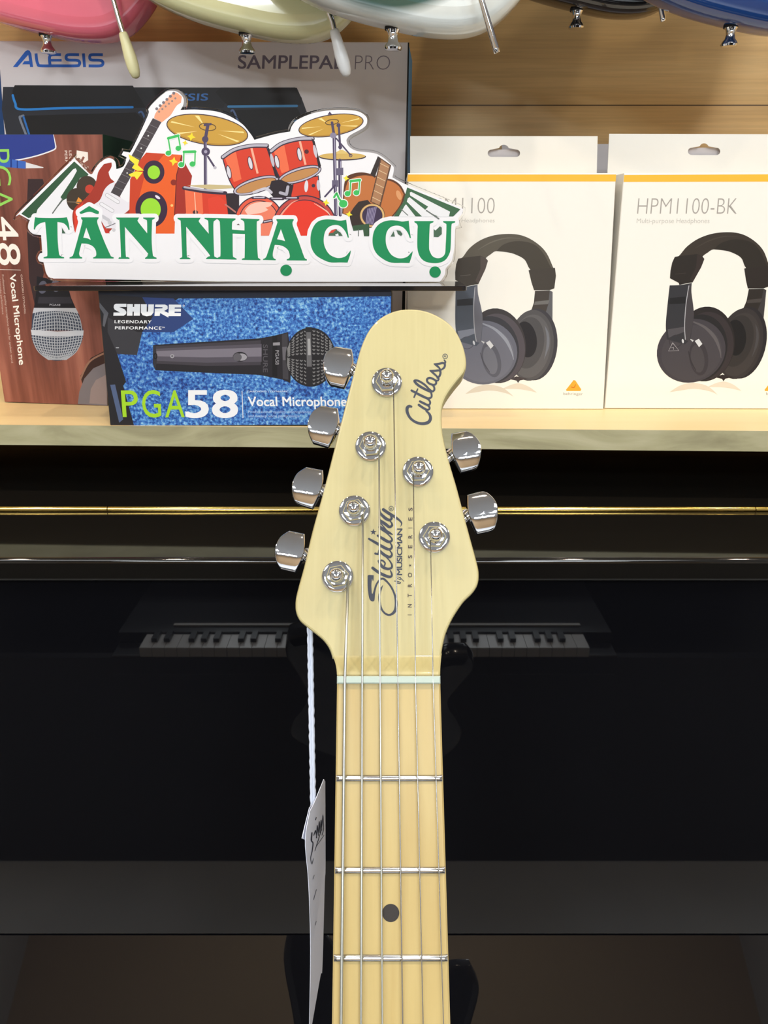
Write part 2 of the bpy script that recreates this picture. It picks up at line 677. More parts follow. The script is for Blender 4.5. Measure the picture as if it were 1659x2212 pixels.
b.box(PX0 + .03, PX1 - .03, YP - dY + .021, 0.55, ZP - dZ - 0.08, ZP - dZ - 0.007)
b.build('key_bed', M_BLACK, t)
b = MB()
b.box(PX0 + .03, PX1 - .03, 0.5505, 0.57, 0.03, ZP - 0.01)
b.build('lower_panel', M_BLACK, t)
for (x0, x1) in ((PX0, PX0 + .029), (PX1 - .029, PX1)):
    b = MB()
    b.box(x0 + .0195 if x0 < 0 else x0 - .0005 + .0295 - .0195, x1 if x0 < 0 else x1 - .0195, 0.5505, 0.955, 0.0, ZT - 0.0192)
    b.build('side_panel', M_BLACK, t)
for x in (PX0 + .06, PX1 - .06):
    b = MB()
    b.tube([(x, 0.43, 0), (x, 0.43, ZP - dZ - 0.0805)], 0.03, 16, rs=[0.02, 0.032])
    b.build('leg', M_BLACK, t, sm=40)

# ================================================================== BOXES ON THE SHELF
def carton(parent, name, P, quad, depth, m, extra=None):
    """carton body: front quad in photo pixels on plane P, depth straight back"""
    uv = [P.uv(*q) for q in quad]
    # stand exactly on the shelf
    zb = min(p[1] for p in uv)
    uv = [(p[0], max(p[1], 0.0003)) for p in uv]
    b = MB()
    b.prism(P, uv, [(0.0006, 0.0), (0, -0.0006), (0, -depth)])
    return b.build(name, m, parent), uv


def vplane(xa, ya, xb, yb):
    return Plane((xa, ya, Z_SHELF), (xb - xa, yb - ya, 0))


# --- lying microphone box, blue carpet print
P58 = vplane(-0.24, 0.6555, 0.0, 0.6505)
t58 = thing('microphone_box', 'blue microphone box reading PGA58, lying on its long side at the shelf edge', 'box',
            P58.hit(530, 920), 'microphone boxes')


def snap(P, quad):
    """bottom corners of a traced front set down on the shelf top"""
    q = list(quad)
    return q


M_CARPET = noise_mat('blue_carpet_print', [(0.30, rgb(20, 48, 108)), (0.43, rgb(40, 96, 178)), (0.56, rgb(84, 150, 214)), (0.72, rgb(166, 212, 232))],
                     430, (1, 1, 1), 2, 0.35, second=([(0.32, (0.42, 0.50, 0.70, 1)), (0.6, (1, 1, 1, 1))], 11, (1, 1, 1), 0.8), rgh=0.6)
M_BLKCARD = mat('black_card', rgb(30, 29, 32), 0.4)
carton(t58, 'carton', P58, [(211, 628), (846, 628), (843, 917), (238, 920)], 0.074, M_BLKCARD)
s = Sheet(P58, 0.0001, (190, 600, 590 / 1659))
s.poly([(64, 82), (1842, 80), (1834, 890), (138, 898)], M_CARPET)
s.poly([(64, 82), (330, 82), (560, 118), (395, 235), (330, 330), (298, 470), (178, 462), (232, 632), (214, 655), (280, 896), (138, 898)], (38, 36, 40))
s.poly([(64, 82), (1842, 80), (1842, 112), (1200, 122), (520, 126), (330, 118), (64, 100)], (34, 40, 56))  # dark top band: shadow under the sign's base plate, painted in
s.poly([(330, 118), (520, 126), (640, 250), (520, 330), (395, 330), (330, 330), (395, 235)], (46, 66, 120))
s.poly([(70, 150), (125, 215), (100, 300), (90, 290), (96, 220), (70, 180)], (92, 92, 98))
s.poly([(120, 240), (300, 330), (330, 330), (298, 470), (178, 462), (120, 330)], (58, 57, 62))
s.stroke([(172, 425), (186, 425)], 6, (170, 170, 175), sm=False)
s.poly([(135, 650), (165, 648), (214, 860), (190, 880)], (84, 98, 132))
s.done('printed_background', t58)
# microphone picture
DK, MD, LT = (38, 35, 40), (88, 82, 92), (126, 119, 130)
s.poly([(396, 408), (720, 388), (1040, 368), (1130, 352), (1215, 330), (1235, 470), (1230, 640), (1180, 618), (1040, 590), (720, 577), (410, 562), (394, 520)], DK)
s.poly([(398, 416), (720, 398), (1050, 380), (1050, 530), (720, 535), (400, 520)], (66, 61, 68))
s.poly([(398, 432), (720, 416), (1055, 402), (1055, 510), (720, 516), (400, 504)], MD)
s.poly([(398, 446), (720, 434), (1055, 424), (1055, 478), (720, 484), (400, 476)], LT)
s.poly([(396, 412), (412, 411), (420, 500), (410, 556), (398, 540)], (52, 49, 54))
s.ring(410, 476, 9, 16, 6, (24, 22, 26))
s.ell(512, 476, 12, 12, (170, 166, 172))
s.ell(512, 476, 7, 7, (110, 106, 112))
s.ell(924, 480, 44, 30, (30, 28, 32))
s.ell(932, 482, 34, 22, (160, 156, 162))
s.ell(908, 482, 26, 24, (96, 92, 98))
s.text('SHURE', (1063, 405), (1063, 575), (1092, 405), (84, 80, 86), 0.01)
s.poly([(1120, 352), (1150, 350), (1150, 600), (1120, 600)], (24, 22, 25))
s.poly([(1124, 394), (1166, 392), (1166, 410), (1124, 412)], (150, 146, 150))
s.text('PGA58', (1138, 440), (1138, 528), (1160, 440), (150, 146, 150), 0.01)
s.poly([(1178, 345), (1212, 336), (1218, 620), (1184, 612)], (64, 61, 66))
s.poly([(1180, 420), (1212, 418), (1214, 500), (1184, 500)], (104, 100, 106))
s.ell(1352, 482, 152, 180, (34, 32, 35))
GR = (128, 126, 126)
for k in range(-7, 8):                                              # woven wire grille
    if k == 0:
        continue
    yy = k / 7.5
    for seg in range(11):
        a0, a1 = -1 + 2 * seg / 11, -1 + 2 * (seg + .62) / 11
        pth = []
        for a in (a0, (a0 + a1) / 2, a1):
            xx = a * 140
            hh = sqrt(max(0.02, 1 - a * a * .92))
            pth.append((1352 + xx, 482 + yy * 172 * hh + (4 if a == (a0 + a1) / 2 else -3), 6.5))
        s.stroke(pth, 6, GR, caps=False)
s.poly([(1322, 300), (1360, 300), (1366, 660), (1326, 660)], (40, 38, 41))
s.poly([(1326, 330), (1354, 330), (1360, 540), (1330, 540)], (104, 102, 104))
s.poly([(1334, 370), (1350, 370), (1354, 470), (1336, 470)], (166, 164, 164))
s.done('microphone_picture', t58)
s.tr = (230, 640, 200 / 1659)
WH = (246, 246, 248)
for lt in ([(170, 133), (360, 133), (358, 190), (228, 190), (330, 235), (358, 280), (350, 320), (310, 348), (125, 348), (128, 290), (245, 290), (150, 240), (130, 200), (138, 155)],
           [(372, 138), (475, 140), (474, 190), (498, 190), (500, 140), (605, 140), (598, 348), (490, 348), (492, 275), (470, 275), (468, 348), (368, 348)],
           [(618, 142), (725, 142), (722, 275), (745, 275), (752, 145), (852, 145), (845, 290), (800, 345), (720, 358), (650, 340), (618, 290)],
           [(875, 148), (1050, 148), (1095, 170), (1100, 220), (1060, 250), (1035, 262), (1112, 300), (1112, 382), (962, 300), (955, 352), (862, 352), (868, 222), (1005, 216), (1005, 196), (872, 190)],
           [(1120, 148), (1340, 150), (1338, 200), (1225, 200), (1222, 222), (1336, 222), (1335, 275), (1222, 275), (1220, 298), (1335, 300), (1332, 355), (1110, 355)]):
    s.poly(lt, WH)
s.ring(1385, 168, 13, 13, 7, WH)
s.done('logo_print', t58)
s.text('LEGENDARY', (145, 482), (808, 486), (148, 426), WH, 0.018, 1.12)
s.text('PERFORMANCE', (152, 592), (985, 597), (155, 537), WH, 0.018, 1.12)
s.text('TM', (992, 568), (1045, 570), (993, 546), WH, 0.02)
s.done('slogan_lettering', t58)
s.tr = (190, 600, 590 / 1659)
GN = (168, 216, 44)
s.text('P', (212, 846), (312, 845), (200, 684), GN, 0.004)
s.text('G', (333, 850), (447, 849), (325, 682), GN, 0.004)
s.text('A', (470, 848), (588, 847), (468, 684), GN, 0.004)
s.text('58', (592, 852), (912, 852), (592, 680), WH, 0.022)
s.done('model_lettering', t58)
s.stroke([(936, 688), (942, 850)], 4, WH, sm=False)
s.text('CARDIOID | DYNAMIC', (965, 698), (1220, 698), (965, 685), (214, 222, 236), 0.015)
s.text('Vocal Microphone', (975, 798), (1575, 798), (970, 722), WH, 0.018)
s.text('Professional quality microphone ideal for lead', (974, 826), (1520, 826), (974, 806), (176, 196, 232), 0.004)
s.text('and backup vocal performance', (974, 852), (1285, 852), (974, 831), (176, 196, 232), 0.004)
s.done('caption_lettering', t58)

# --- upright microphone box, wood print
P48 = vplane(-0.3747, 0.7505, -0.268, 0.735)
t48 = thing('microphone_box', 'brown wood-print microphone box standing upright at the left, its lettering running downward', 'box',
            P48.hit(120, 874), 'microphone boxes')
M_WOODP = noise_mat('wood_plank_print', [(0.28, rgb(74, 36, 28)), (0.45, rgb(122, 66, 52)), (0.6, rgb(150, 88, 72)), (0.75, rgb(176, 112, 92))],
                    5.5, (9, 1, 0.7), 5, 0.42, second=(GREY3, 40, (12, 1, 0.8), 0.5))
M_GREENC = noise_mat('dark_green_card', [(0.35, rgb(16, 26, 24)), (0.6, rgb(34, 62, 48)), (0.8, rgb(60, 92, 72))], 14, (1, 1, 1), 4, 0.4)
carton(t48, 'carton', P48, [(-78, 290), (222, 290), (233, 877), (10, 868)], 0.074, M_GREENC)
s = Sheet(P48, 0.0001, (0, 280, 260 / 928))
s.poly([(-276, 38), (790, 38), (830, 2129), (37, 2098)], M_WOODP)
s.poly([(215, 380), (330, 380), (420, 700), (330, 1150), (270, 1360), (225, 1150), (205, 700)], (58, 42, 44))
s.done('printed_background', t48)
s.poly([(-276, 38), (415, 38), (436, 130), (405, 166), (180, 232), (-276, 300)], (236, 236, 240), sm=True)
s.poly([(-276, 38), (411, 38), (426, 128), (398, 158), (178, 222), (-276, 290)], (46, 62, 142), sm=True)
s.poly([(-276, 222), (80, 228), (200, 246), (198, 302), (80, 292), (-276, 282)], (62, 104, 190))
s.poly([(80, 228), (92, 230), (92, 292), (80, 292)], (30, 56, 130))
s.poly([(130, 236), (138, 237), (138, 297), (130, 296)], (30, 56, 130))
s.poly([(200, 252), (335, 290), (335, 296), (200, 298)], (226, 224, 226))
s.done('pen_picture', t48)
s.poly([(-276, 1140), (285, 1140), (285, 1150)], (90, 50, 40)) if False else None
# microphone picture
s.poly([(285, 1130), (515, 1180), (550, 1300), (585, 1378), (262, 1376), (278, 1260)], (30, 28, 34))
s.ell(330, 1215, 34, 50, (92, 92, 108), rot=10)
s.ell(430, 1205, 34, 46, (104, 104, 122), rot=-6)
s.poly([(300, 1290), (540, 1290), (560, 1340), (290, 1340)], (52, 50, 58))
s.text('PGA48', (382, 1358), (465, 1360), (383, 1342), (170, 170, 178), 0.01)
NV = (62, 70, 88)
s.poly([(262, 1376), (585, 1378), (612, 1430), (642, 1552), (242, 1548), (250, 1430)], NV)
s.ell(442, 1560, 201, 222, NV, a0=0, a1=180)
SL = (176, 180, 188)
for k in range(-9, 10):
    a = k / 9.5
    s.stroke([(430 + a * 160, 1400, 6.5), (440 + a * 188, 1470, 6.5), (443 + a * 199, 1550, 6.5)], 6, SL, caps=False)
    s.stroke([(443 + a * 199, 1570, 6.5), (442 + a * 190, 1640, 6.5), (442 + a * 150, 1715, 6.5), (442 + a * 70, 1775, 6)], 6, SL, caps=False)
for k in range(6):
    y = 1420 + k * 24
    hw = 168 + 30 * k / 5
    s.stroke([(438 - hw, y + 16, 6.5), (438, y - 10, 6.5), (438 + hw, y + 16, 6.5)], 6, SL, caps=False)
for k in range(9):
    a = (k + 0.6) / 9.4
    hw = 200 * sqrt(1 - a * a)
    s.stroke([(442 - hw, 1566 + a * 195, 6.5), (442, 1590 + a * 196, 6.5), (442 + hw, 1566 + a * 195, 6.5)], 6, SL, caps=False)
s.poly([(262, 1374), (585, 1376), (606, 1418), (556, 1408), (430, 1398), (310, 1404), (252, 1416)], (196, 198, 206))
s.poly([(238, 1542), (440, 1556), (646, 1548), (642, 1588), (440, 1596), (246, 1584)], (206, 208, 216))
s.done('microphone_picture', t48)
s.poly([(620, 1900), (700, 1760), (818, 1700), (829, 2128), (598, 2118), (640, 1980)], (58, 36, 32))
s.ell(810, 2060, 215, 300, (126, 118, 120), a0=180, a1=260, n=24) if False else None
s.poly([(600, 2116), (612, 2020), (650, 1920), (720, 1840), (822, 1795), (829, 2128)], (122, 114, 118))
s.poly([(690, 2110), (700, 2000), (740, 1930), (818, 1890), (824, 2120)], (150, 132, 130))
s.stroke([(620, 1925), (690, 1790), (812, 1720)], 14, (150, 110, 90))
s.done('tin_picture', t48)
s.tr = (0, 280, 260 / 928)
LG = (150, 216, 96)
s.text('PGA', (-95, 152), (-62, 622), (72, 150), LG, -0.008)
s.text('48', (-52, 672), (-14, 1046), (128, 672), (252, 246, 236), 0.006)
s.done('model_lettering', t48)
s.stroke([(-20, 1078), (160, 1083)], 4, (240, 226, 216), sm=False)
s.text('Vocal Microphone', (60, 1120), (134, 1818), (120, 1112), (252, 246, 236), 0.018)
s.text('CARDIOID | DYNAMIC', (155, 1118), (184, 1422), (172, 1116), (220, 190, 176), 0.012)
s.text('Professional quality microphone ideal for spoken word', (10, 1120), (84, 1800), (29, 1118), (214, 184, 170), 0.002)
s.text('and karaoke performance', (-16, 1122), (14, 1425), (2, 1120), (214, 184, 170), 0.002)
s.done('caption_lettering', t48)
s.poly([(592, 160), (678, 175), (680, 235), (640, 262), (628, 262), (655, 215), (640, 205), (612, 258), (590, 245)], (250, 240, 232))
s.poly([(620, 280), (682, 285), (684, 310), (660, 312), (622, 300)], (250, 240, 232))
s.done('logo_print', t48)
s.text('LEGENDARY', (532, 162), (548, 420), (552, 162), (240, 222, 212), 0.012, 1.1)
s.text('PERFORMANCE', (498, 162), (516, 470), (518, 162), (240, 222, 212), 0.012, 1.1)
s.done('slogan_lettering', t48)

# --- big drum pad box
PSP = vplane(-0.43, 0.868, 0.03, 0.832)
tsp = thing('drum_pad_box', 'large grey-white drum pad box with blue right side, standing behind the sign', 'box', PSP.hit(440, 833))
M_BLUEC = noise_mat('blue_card_side', [(0.3, rgb(64, 156, 232)), (0.7, rgb(84, 172, 240))], 6, (1, 1, 1), 3, 0.4)
b = MB()
uv = [PSP.uv(*q) for q in [(-10, 88), (882, 91), (870, 834), (14, 827)]]
uv = [(p[0], max(p[1], 0.0003)) for p in uv]
b.prism(PSP, uv, [(0.0006, 0), (0, -0.0006), (0, -0.085)], mi=1)
cap0 = len(b.f)
o = b.build('carton', [M_CARDG, M_BLUEC], tsp)
for p in o.data.polygons:
    if abs(p.normal.dot(PSP.n)) > 0.7:
        p.material_index = 0
s = Sheet(PSP, 0.0001)
s.poly([(881, 92), (884, 92), (873, 780), (866, 780)], (22, 22, 26))
s.done('printed_edge', tsp)
s.poly([(-8, 150), (0, 150), (13, 330), (10, 500), (0, 500)], (24, 60, 110))
s.done('printed_edge', tsp)
s.tr = (0, 90, 260 / 1659)
AB = (36, 96, 190)
s.poly([(178, 350), (350, 132), (380, 116), (408, 124), (432, 165), (457, 350), (415, 350), (410, 312), (308, 312), (336, 270), (402, 266), (390, 182), (240, 350)], AB)
s.stroke([(497, 162), (506, 250), (522, 305), (556, 332), (800, 333), (1050, 333), (1092, 316), (1096, 280), (1060, 257), (950, 253), (916, 235), (916, 198), (950, 180), (1090, 180)], 40, AB, caps=False)
s.stroke([(840, 180), (730, 180), (690, 196), (682, 240), (690, 315), (705, 333)], 40, AB, caps=False)
s.stroke([(694, 256), (850, 256)], 36, AB, sm=False, caps=False)
s.stroke([(1150, 162), (1166, 352)], 40, AB, sm=False, caps=False)
s.stroke([(1222, 334), (1370, 334), (1414, 316), (1416, 280), (1380, 257), (1270, 253), (1240, 235), (1240, 198), (1270, 180), (1418, 180)], 40, AB, caps=False)
s.done('logo_print', tsp)
s.tr = (500, 0, 620 / 1659)
s.text('SAMPLEPAD', (36, 398), (672, 400), (40, 318), (112, 104, 122), 0.014)
s.text('PRO', (712, 402), (915, 403), (716, 320), (134, 126, 138), -0.022)
s.done('model_lettering', tsp)
s.tr = (0, 0, 560 / 1659)
BK, B2 = (30, 30, 34), (24, 22, 24)
s.poly([(20, 556), (1900, 562), (1935, 640), (1990, 790), (2090, 1100), (2090, 1500), (30, 1500), (40, 860), (12, 700)], (42, 44, 52))
s.poly([(80, 580), (95, 545), (850, 548), (905, 640), (940, 690), (850, 690), (130, 712), (84, 620)], B2)
s.poly([(860, 560), (1400, 562), (1450, 640), (1430, 690), (940, 700), (905, 640)], (34, 34, 38))
s.poly([(1380, 590), (1410, 560), (1890, 560), (1932, 628), (1925, 670), (1880, 672), (1460, 676), (1420, 640)], B2)
s.poly([(150, 740), (870, 720), (960, 800), (960, 1300), (180, 1300), (190, 860)], B2)
s.poly([(1480, 706), (1900, 690), (1960, 800), (2040, 1000), (1560, 1100), (1500, 760)], B2)
s.stroke([(82, 610), (98, 660), (135, 700), (400, 692), (848, 686)], 15, (44, 132, 212))
s.stroke([(1462, 682), (1900, 678)], 15, (72, 140, 196), sm=False)
s.stroke([(170, 870), (128, 760), (135, 745), (150, 740)], 14, (120, 128, 144))
s.stroke([(150, 745), (190, 870)], 12, (40, 110, 190), sm=False)
s.stroke([(890, 720), (910, 720), (940, 790)], 12, (70, 96, 140))
s.stroke([(1480, 710), (1495, 710), (1530, 790)], 12, (90, 110, 150))
s.text('ALESIS', (1005, 646), (1330, 644), (1010, 600), (62, 110, 176), 0.016)
s.done('drum_pad_picture', tsp)

# --- headphone boxes
M_ORANGE = (252, 190, 60)


def slot(P, cx, cy, hw, hh, br):
    """euro hook slot outline in photo pixels: rounded bar with a bump on top"""
    pts = []
    for k in range(9):
        a = radians(90 + 180 * k / 8)
        pts.append((cx - hw + hh + hh * cos(a), cy + hh * sin(a) * -1))
    for k in range(9):
        a = radians(270 + 180 * k / 8)
        pts.append((cx + hw - hh + hh * cos(a), cy + hh * sin(a) * -1))
    for k in range(1, 10):
        a = radians(0 + 180 * k / 10)
        pts.append((cx + br * cos(a), cy - hh - br * 0.95 * sin(a)))
    return [P.uv(*p) for p in pts]


def hbox(label, front, tab, ya, yb, slot_at, depth=0.086):
    P = vplane(front[3][0] / 2000.0, ya, front[3][0] / 2000.0 + 0.2, yb)
    # plane through the given depth: ya at the box's left bottom, yb 0.2 m further right
    t = thing('headphone_box', label, 'box', P.hit((front[2][0] + front[3][0]) / 2, front[3][1]), 'headphone boxes')
    carton(t, 'carton', P, front, depth, M_CARDW)
    PT = Plane(P.o - P.n * (depth - 0.0008), P.u)
    b = MB()
    q = [PT.uv(*p) for p in tab]
    hole = [slot(PT, *slot_at)] if slot_at else []
    b.prism(PT, q, [(0, 0), (0, -0.0007)], holes=hole)
    b.build('hang_tab', M_CARDW, t)
    b = MB()
    xs = [p[0] for p in q]
    top = PT.uv(tab[0][0], slot_at[1] - 9)[1]
    b.prism(PT, [(min(xs) + .01, q[2][1]), (max(xs) - .01, q[2][1]), (max(xs) - .01, top), (min(xs) + .01, top)], [(0, -.0045), (0, -.0052)])
    b.build('tab_backing', M_CARDG, t)
    return t, P


F1 = [(881, 374), (1331, 374), (1303, 887), (877, 887)]
th1, PH1 = hbox('white headphone box beside the sign, its model number half hidden by the sign', F1,
                [(886, 294), (1291, 294), (1288, 420), (886, 420)], 0.7165, 0.7145, (1088.5, 331, 35, 8, 11))
F2 = [(1348, 374), (1806, 372), (1763, 885), (1306, 885)]
th2, PH2 = hbox('white headphone box at the right edge reading HPM1100-BK', F2,
                [(1316, 289), (1722, 290), (1716, 420), (1310, 420)], 0.7175, 0.7155, (1521, 327, 35, 8, 10))


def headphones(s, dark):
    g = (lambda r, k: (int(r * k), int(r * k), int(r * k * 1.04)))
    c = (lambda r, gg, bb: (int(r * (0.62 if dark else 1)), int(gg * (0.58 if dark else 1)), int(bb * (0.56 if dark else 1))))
    s.poly([(250, 2050), (380, 1965), (540, 1942), (700, 1980), (830, 2085), (760, 2050), (640, 2020), (520, 2010), (380, 2030)], (222, 212, 196), sm=True)
    s.poly([(690, 1990), (800, 1940), (900, 1925), (1010, 1965), (1105, 2035), (1000, 2010), (860, 1990)], (226, 216, 200), sm=True)
    # right cup, arm
    s.poly([(1082, 820), (1255, 815), (1292, 832), (1290, 1190), (1240, 1200), (1100, 1110), (1038, 1050), (1068, 960)], c(70, 64, 60))
    s.poly([(1258, 815), (1292, 832), (1290, 1190), (1200, 1110), (1240, 980)], c(96, 96, 100))
    s.poly([(1080, 948), (1256, 930), (1236, 978), (1072, 988)], c(112, 110, 108))
    s.ell(1085, 1460, 265, 430, c(64, 62, 68), rot=4)
    s.ell(1035, 1470, 270, 425, c(84, 82, 84), rot=6)
    s.ell(1030, 1480, 236, 380, c(96, 94, 96), rot=8)
    s.ell(1000, 1440, 190, 310, c(80, 78, 80), rot=8)
    s.ell(975, 1400, 128, 216, c(40, 38, 42), rot=-8)
    s.poly([(1195, 1230), (1245, 1330), (1250, 1480), (1190, 1640), (1215, 1500), (1220, 1360)], c(116, 118, 126), sm=True)
    s.poly([(770, 1872), (860, 1892), (880, 1920), (900, 1890), (1000, 1870), (860, 1840)], c(70, 62, 64))
    # left pad and cup
    s.ell(625, 1475, 348, 448, c(62, 58, 60), rot=-6)
    s.ell(640, 1500, 322, 410, c(84, 78, 84), rot=-6)
    s.ell(560, 1520, 330, 400, c(58, 58, 64), rot=-6)
    s.ell(462, 1556, 408, 382, c(104, 105, 118))
    s.ell(470, 1580, 360, 330, c(112, 113, 126))
    s.stroke([(460, 1212, 16), (600, 1276, 30), (730, 1400, 40), (800, 1540, 22), (826, 1640, 6)], 26, c(150, 154, 166))
    s.ell(560, 1640, 110, 215, c(92, 93, 104), rot=-14)
    s.ell(548, 1650, 78, 170, c(114, 115, 126), rot=-14)
    s.stroke([(430, 1560, 8), (470, 1680, 16), (540, 1790, 8)], 14, c(78, 78, 88))
    s.poly([(495, 1440), (540, 1412), (588, 1474), (552, 1512)], (214, 216, 220))
    s.poly([(425, 1408), (480, 1430), (470, 1450)], (200, 202, 206))
    # left arm
    s.poly([(135, 775), (262, 770), (362, 752), (395, 745), (402, 860), (440, 1030), (456, 1170), (440, 1420), (380, 1480), (160, 1420), (132, 1250), (130, 1000)], c(80, 86, 98), sm=True, corner=30)
    s.poly([(365, 760), (395, 748), (402, 860), (440, 1030), (456, 1170), (430, 1440), (375, 1430), (352, 1200), (352, 1000)], c(108, 108, 118), sm=True, corner=30)
    s.poly([(150, 925), (342, 908), (338, 990), (150, 1000)], c(46, 48, 54))
    s.poly([(158, 1300), (350, 1270), (360, 1330), (180, 1400)], c(128, 132, 146))
    s.stroke([(364, 780), (350, 1000), (356, 1250), (380, 1420)], 9, (178, 178, 184))
    s.ring(270, 1440, 78, 72, 8, c(84, 84, 96))
    s.ell(352, 1440, 12, 26, (206, 208, 214), rot=-15)
    # headband and brackets
    s.poly([(165, 435), (215, 420), (300, 310), (430, 215), (600, 155), (800, 140), (960, 170), (1110, 255), (1220, 370), (1300, 545), (1150, 620),
            (1025, 565), (960, 450), (860, 390), (760, 360), (620, 345), (550, 385), (495, 430), (440, 520), (250, 560)], c(92, 86, 76), sm=True)
    s.poly([(1025, 565), (960, 450), (860, 390), (760, 360), (620, 345), (700, 270), (820, 230), (950, 230), (1080, 270), (1180, 370), (1250, 500), (1285, 560), (1150, 620)], c(70, 64, 56), sm=True)
    s.stroke([(400, 330, 4), (560, 240, 14), (740, 190, 12), (900, 195, 4)], 12, c(110, 104, 94))
    s.poly([(165, 435), (215, 425), (430, 400), (495, 430), (520, 460), (490, 560), (405, 740), (360, 745), (250, 770), (240, 745), (130, 690), (128, 600), (140, 500)], c(66, 60, 54))
    s.poly([(430, 405), (495, 432), (520, 460), (488, 560), (405, 738), (370, 700), (430, 560)], c(84, 74, 70))
    s.stroke([(190, 640), (310, 628)], 6, c(100, 94, 88), sm=False)
    s.poly([(1005, 575), (1030, 566), (1290, 545), (1320, 545), (1332, 640), (1312, 790), (1255, 812), (1070, 812), (1040, 720)], c(68, 62, 56))


def hprint(t, P, shift, dark):
    s = Sheet(P, 0.0001, (960, 480, 280 / 1548))
    s.P = PH1
    o_uv = s.pt
    # the picture is traced on the first box and set at the same place of the second box's own face
    a = PH1.uv(877, 887)
    ax = PH1.uv(1303, 887)
    bq = shift

    def pt(p):
        q = o_uv(p)
        return (q[0] - a[0] + bq[0], q[1] - a[1] + bq[1])
    s.pt = pt
    s.P = PH1
    s2 = s
    headphones(s2, dark)
    if P is not PH1:
        for i, v in enumerate(s2.mb.v):
            r = v - PH1.o
            s2.mb.v[i] = P.w(r.dot(PH1.u), r.dot(PH1.v), r.dot(PH1.n))
    return s2.done('headphone_picture', t)


hprint(th1, PH1, PH1.uv(877, 887), False)
q = PH2.uv(1306, 885)
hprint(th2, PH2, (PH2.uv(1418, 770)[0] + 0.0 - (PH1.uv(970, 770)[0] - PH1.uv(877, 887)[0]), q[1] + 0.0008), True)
GT = (172, 166, 160)
for (t, P, front) in ((th1, PH1, F1), (th2, PH2, F2)):
    s = Sheet(P, 0.00008)
    if t is th1:
        s.poly([(881, 377), (1331, 377), (1330, 392), (880, 392)], M_ORANGE)
    else:
        s.poly([(1348.2, 378), (1806, 376), (1805, 392), (1347, 393)], M_ORANGE)
    s.done('printed_stripe', t)
    if t is th1:
        s.text('HPM1100', (910, 461), (1068, 461), (911, 427), GT, -0.017)
        s.done('model_lettering', t)
        s.text('Multi-purpose Headphones', (910, 483), (1068, 483), (911, 472), (196, 190, 182), -0.012)
        s.done('caption_lettering', t)
        s.poly([(1239, 821), (1243, 822), (1255.5, 841), (1254, 844.5), (1224, 844.5), (1222.5, 842)], (248, 172, 56))
        s.stroke([(1234, 836), (1240, 837), (1243, 831)], 2, (214, 120, 30))
        s.text('behringer', (1217, 855), (1259, 855.5), (1217, 847.5), (150, 144, 138), -0.004)
        s.done('logo_print', t)
    else:
        s.text('HPM1100-BK', (1376, 462), (1591, 462), (1379, 428), GT, -0.017)
        s.done('model_lettering', t)
        s.text('Multi-purpose Headphones', (1375, 485), (1532, 485), (1376, 472), (190, 184, 176), -0.012)
        s.done('caption_lettering', t)
        s.poly([(1668, 821), (1672, 822), (1684, 841), (1682, 844.5), (1652.5, 844.5), (1651.5, 842)], (248, 172, 56))
        s.text('behringer', (1655, 855), (1697, 855.5), (1655, 847.5), (150, 144, 138), -0.004)
        s.done('logo_print', t)
        s.lay = 0.0004
        s.tr = (1379, 480, 280 / 1548)
        s.stroke([(408, 1440), (482, 1532), (358, 1538), (408, 1440)], 9, (160, 156, 160), sm=False)
        s.stroke([(395, 1500), (418, 1490), (418, 1520)], 7, (150, 146, 150))
        s.done('earcup_emblem', t)
# third box deeper on the shelf, only its tab shows between the other two
tb = thing('headphone_box', 'grey-white box tab glimpsed between and behind the two headphone boxes', 'box', (0.22, 0.83, Z_SHELF), 'headphone boxes')
b = MB()
b.box(0.125, 0.315, 0.822, 0.90, Z_SHELF, Z_SHELF + 0.19)
b.build('carton', M_CARDG, tb)
PT = Plane((0.22, 0.8985, Z_SHELF), (1, 0, 0))
b = MB()
zt = PT.uv(1302, 311)[1]
b.prism(PT, [(-0.095, 0.1), (0.095, 0.1), (0.095, zt), (-0.095, zt)], [(0, 0), (0, -.0007)])
b.build('hang_tab', M_CARDG, tb)

# ================================================================== SHOP SIGN
YS = 0.695
PS = Plane((-0.12, YS, CAM.z - 0.0412), (1, 0, 0))
ts = thing('shop_sign', 'white shop sign lettered TÂN NHẠC CỤ in green under drawn instruments', 'sign', (-0.12, YS, CAM.z - 0.0412))
KA = (30, 180, 530 / 1659)
DX = 470 / (530 / 1659)
A = lambda pts: list(pts)
Bq = lambda pts: [(p[0] + DX,) + tuple(p[1:]) for p in pts]
OUT = [(262, 1318), (222, 1290), (206, 1232), (200, 1210), (172, 1204), (162, 1180), (176, 1150), (192, 1146), (184, 1026), (130, 1018), (98, 986), (98, 950),
       (108, 926), (36, 886), (40, 868), (400, 512), (414, 512), (505, 606), (530, 612), (562, 560), (610, 516), (650, 506), (684, 530), (692, 580),
       (742, 560), (762, 500), (728, 484), (740, 460), (775, 466), (800, 444), (906, 218), (914, 166), (1010, 70), (1060, 50), (1110, 60), (1146, 100),
       (1146, 144), (1126, 180), (1250, 178), (1400, 198), (1530, 264), (1596, 336), (1626, 382)]
OUTB = [(156, 382), (290, 345), (396, 326), (410, 286), (450, 244), (560, 200), (700, 180), (840, 186), (902, 216), (918, 252), (898, 296), (804, 350), (776, 384),
        (792, 424), (850, 458), (985, 478), (1084, 552), (1098, 582), (1088, 636), (1190, 688), (1500, 816), (1566, 850), (1560, 880), (1524, 926), (1536, 962),
        (1500, 992), (1496, 1180), (1450, 1250), (1444, 1290), (1412, 1338), (1380, 1346), (1250, 1348), (300, 1344), (420 - DX, 1322)]
OUT = smooth(OUT + [(p[0] + DX, p[1]) for p in OUTB[1:]], corner=50)
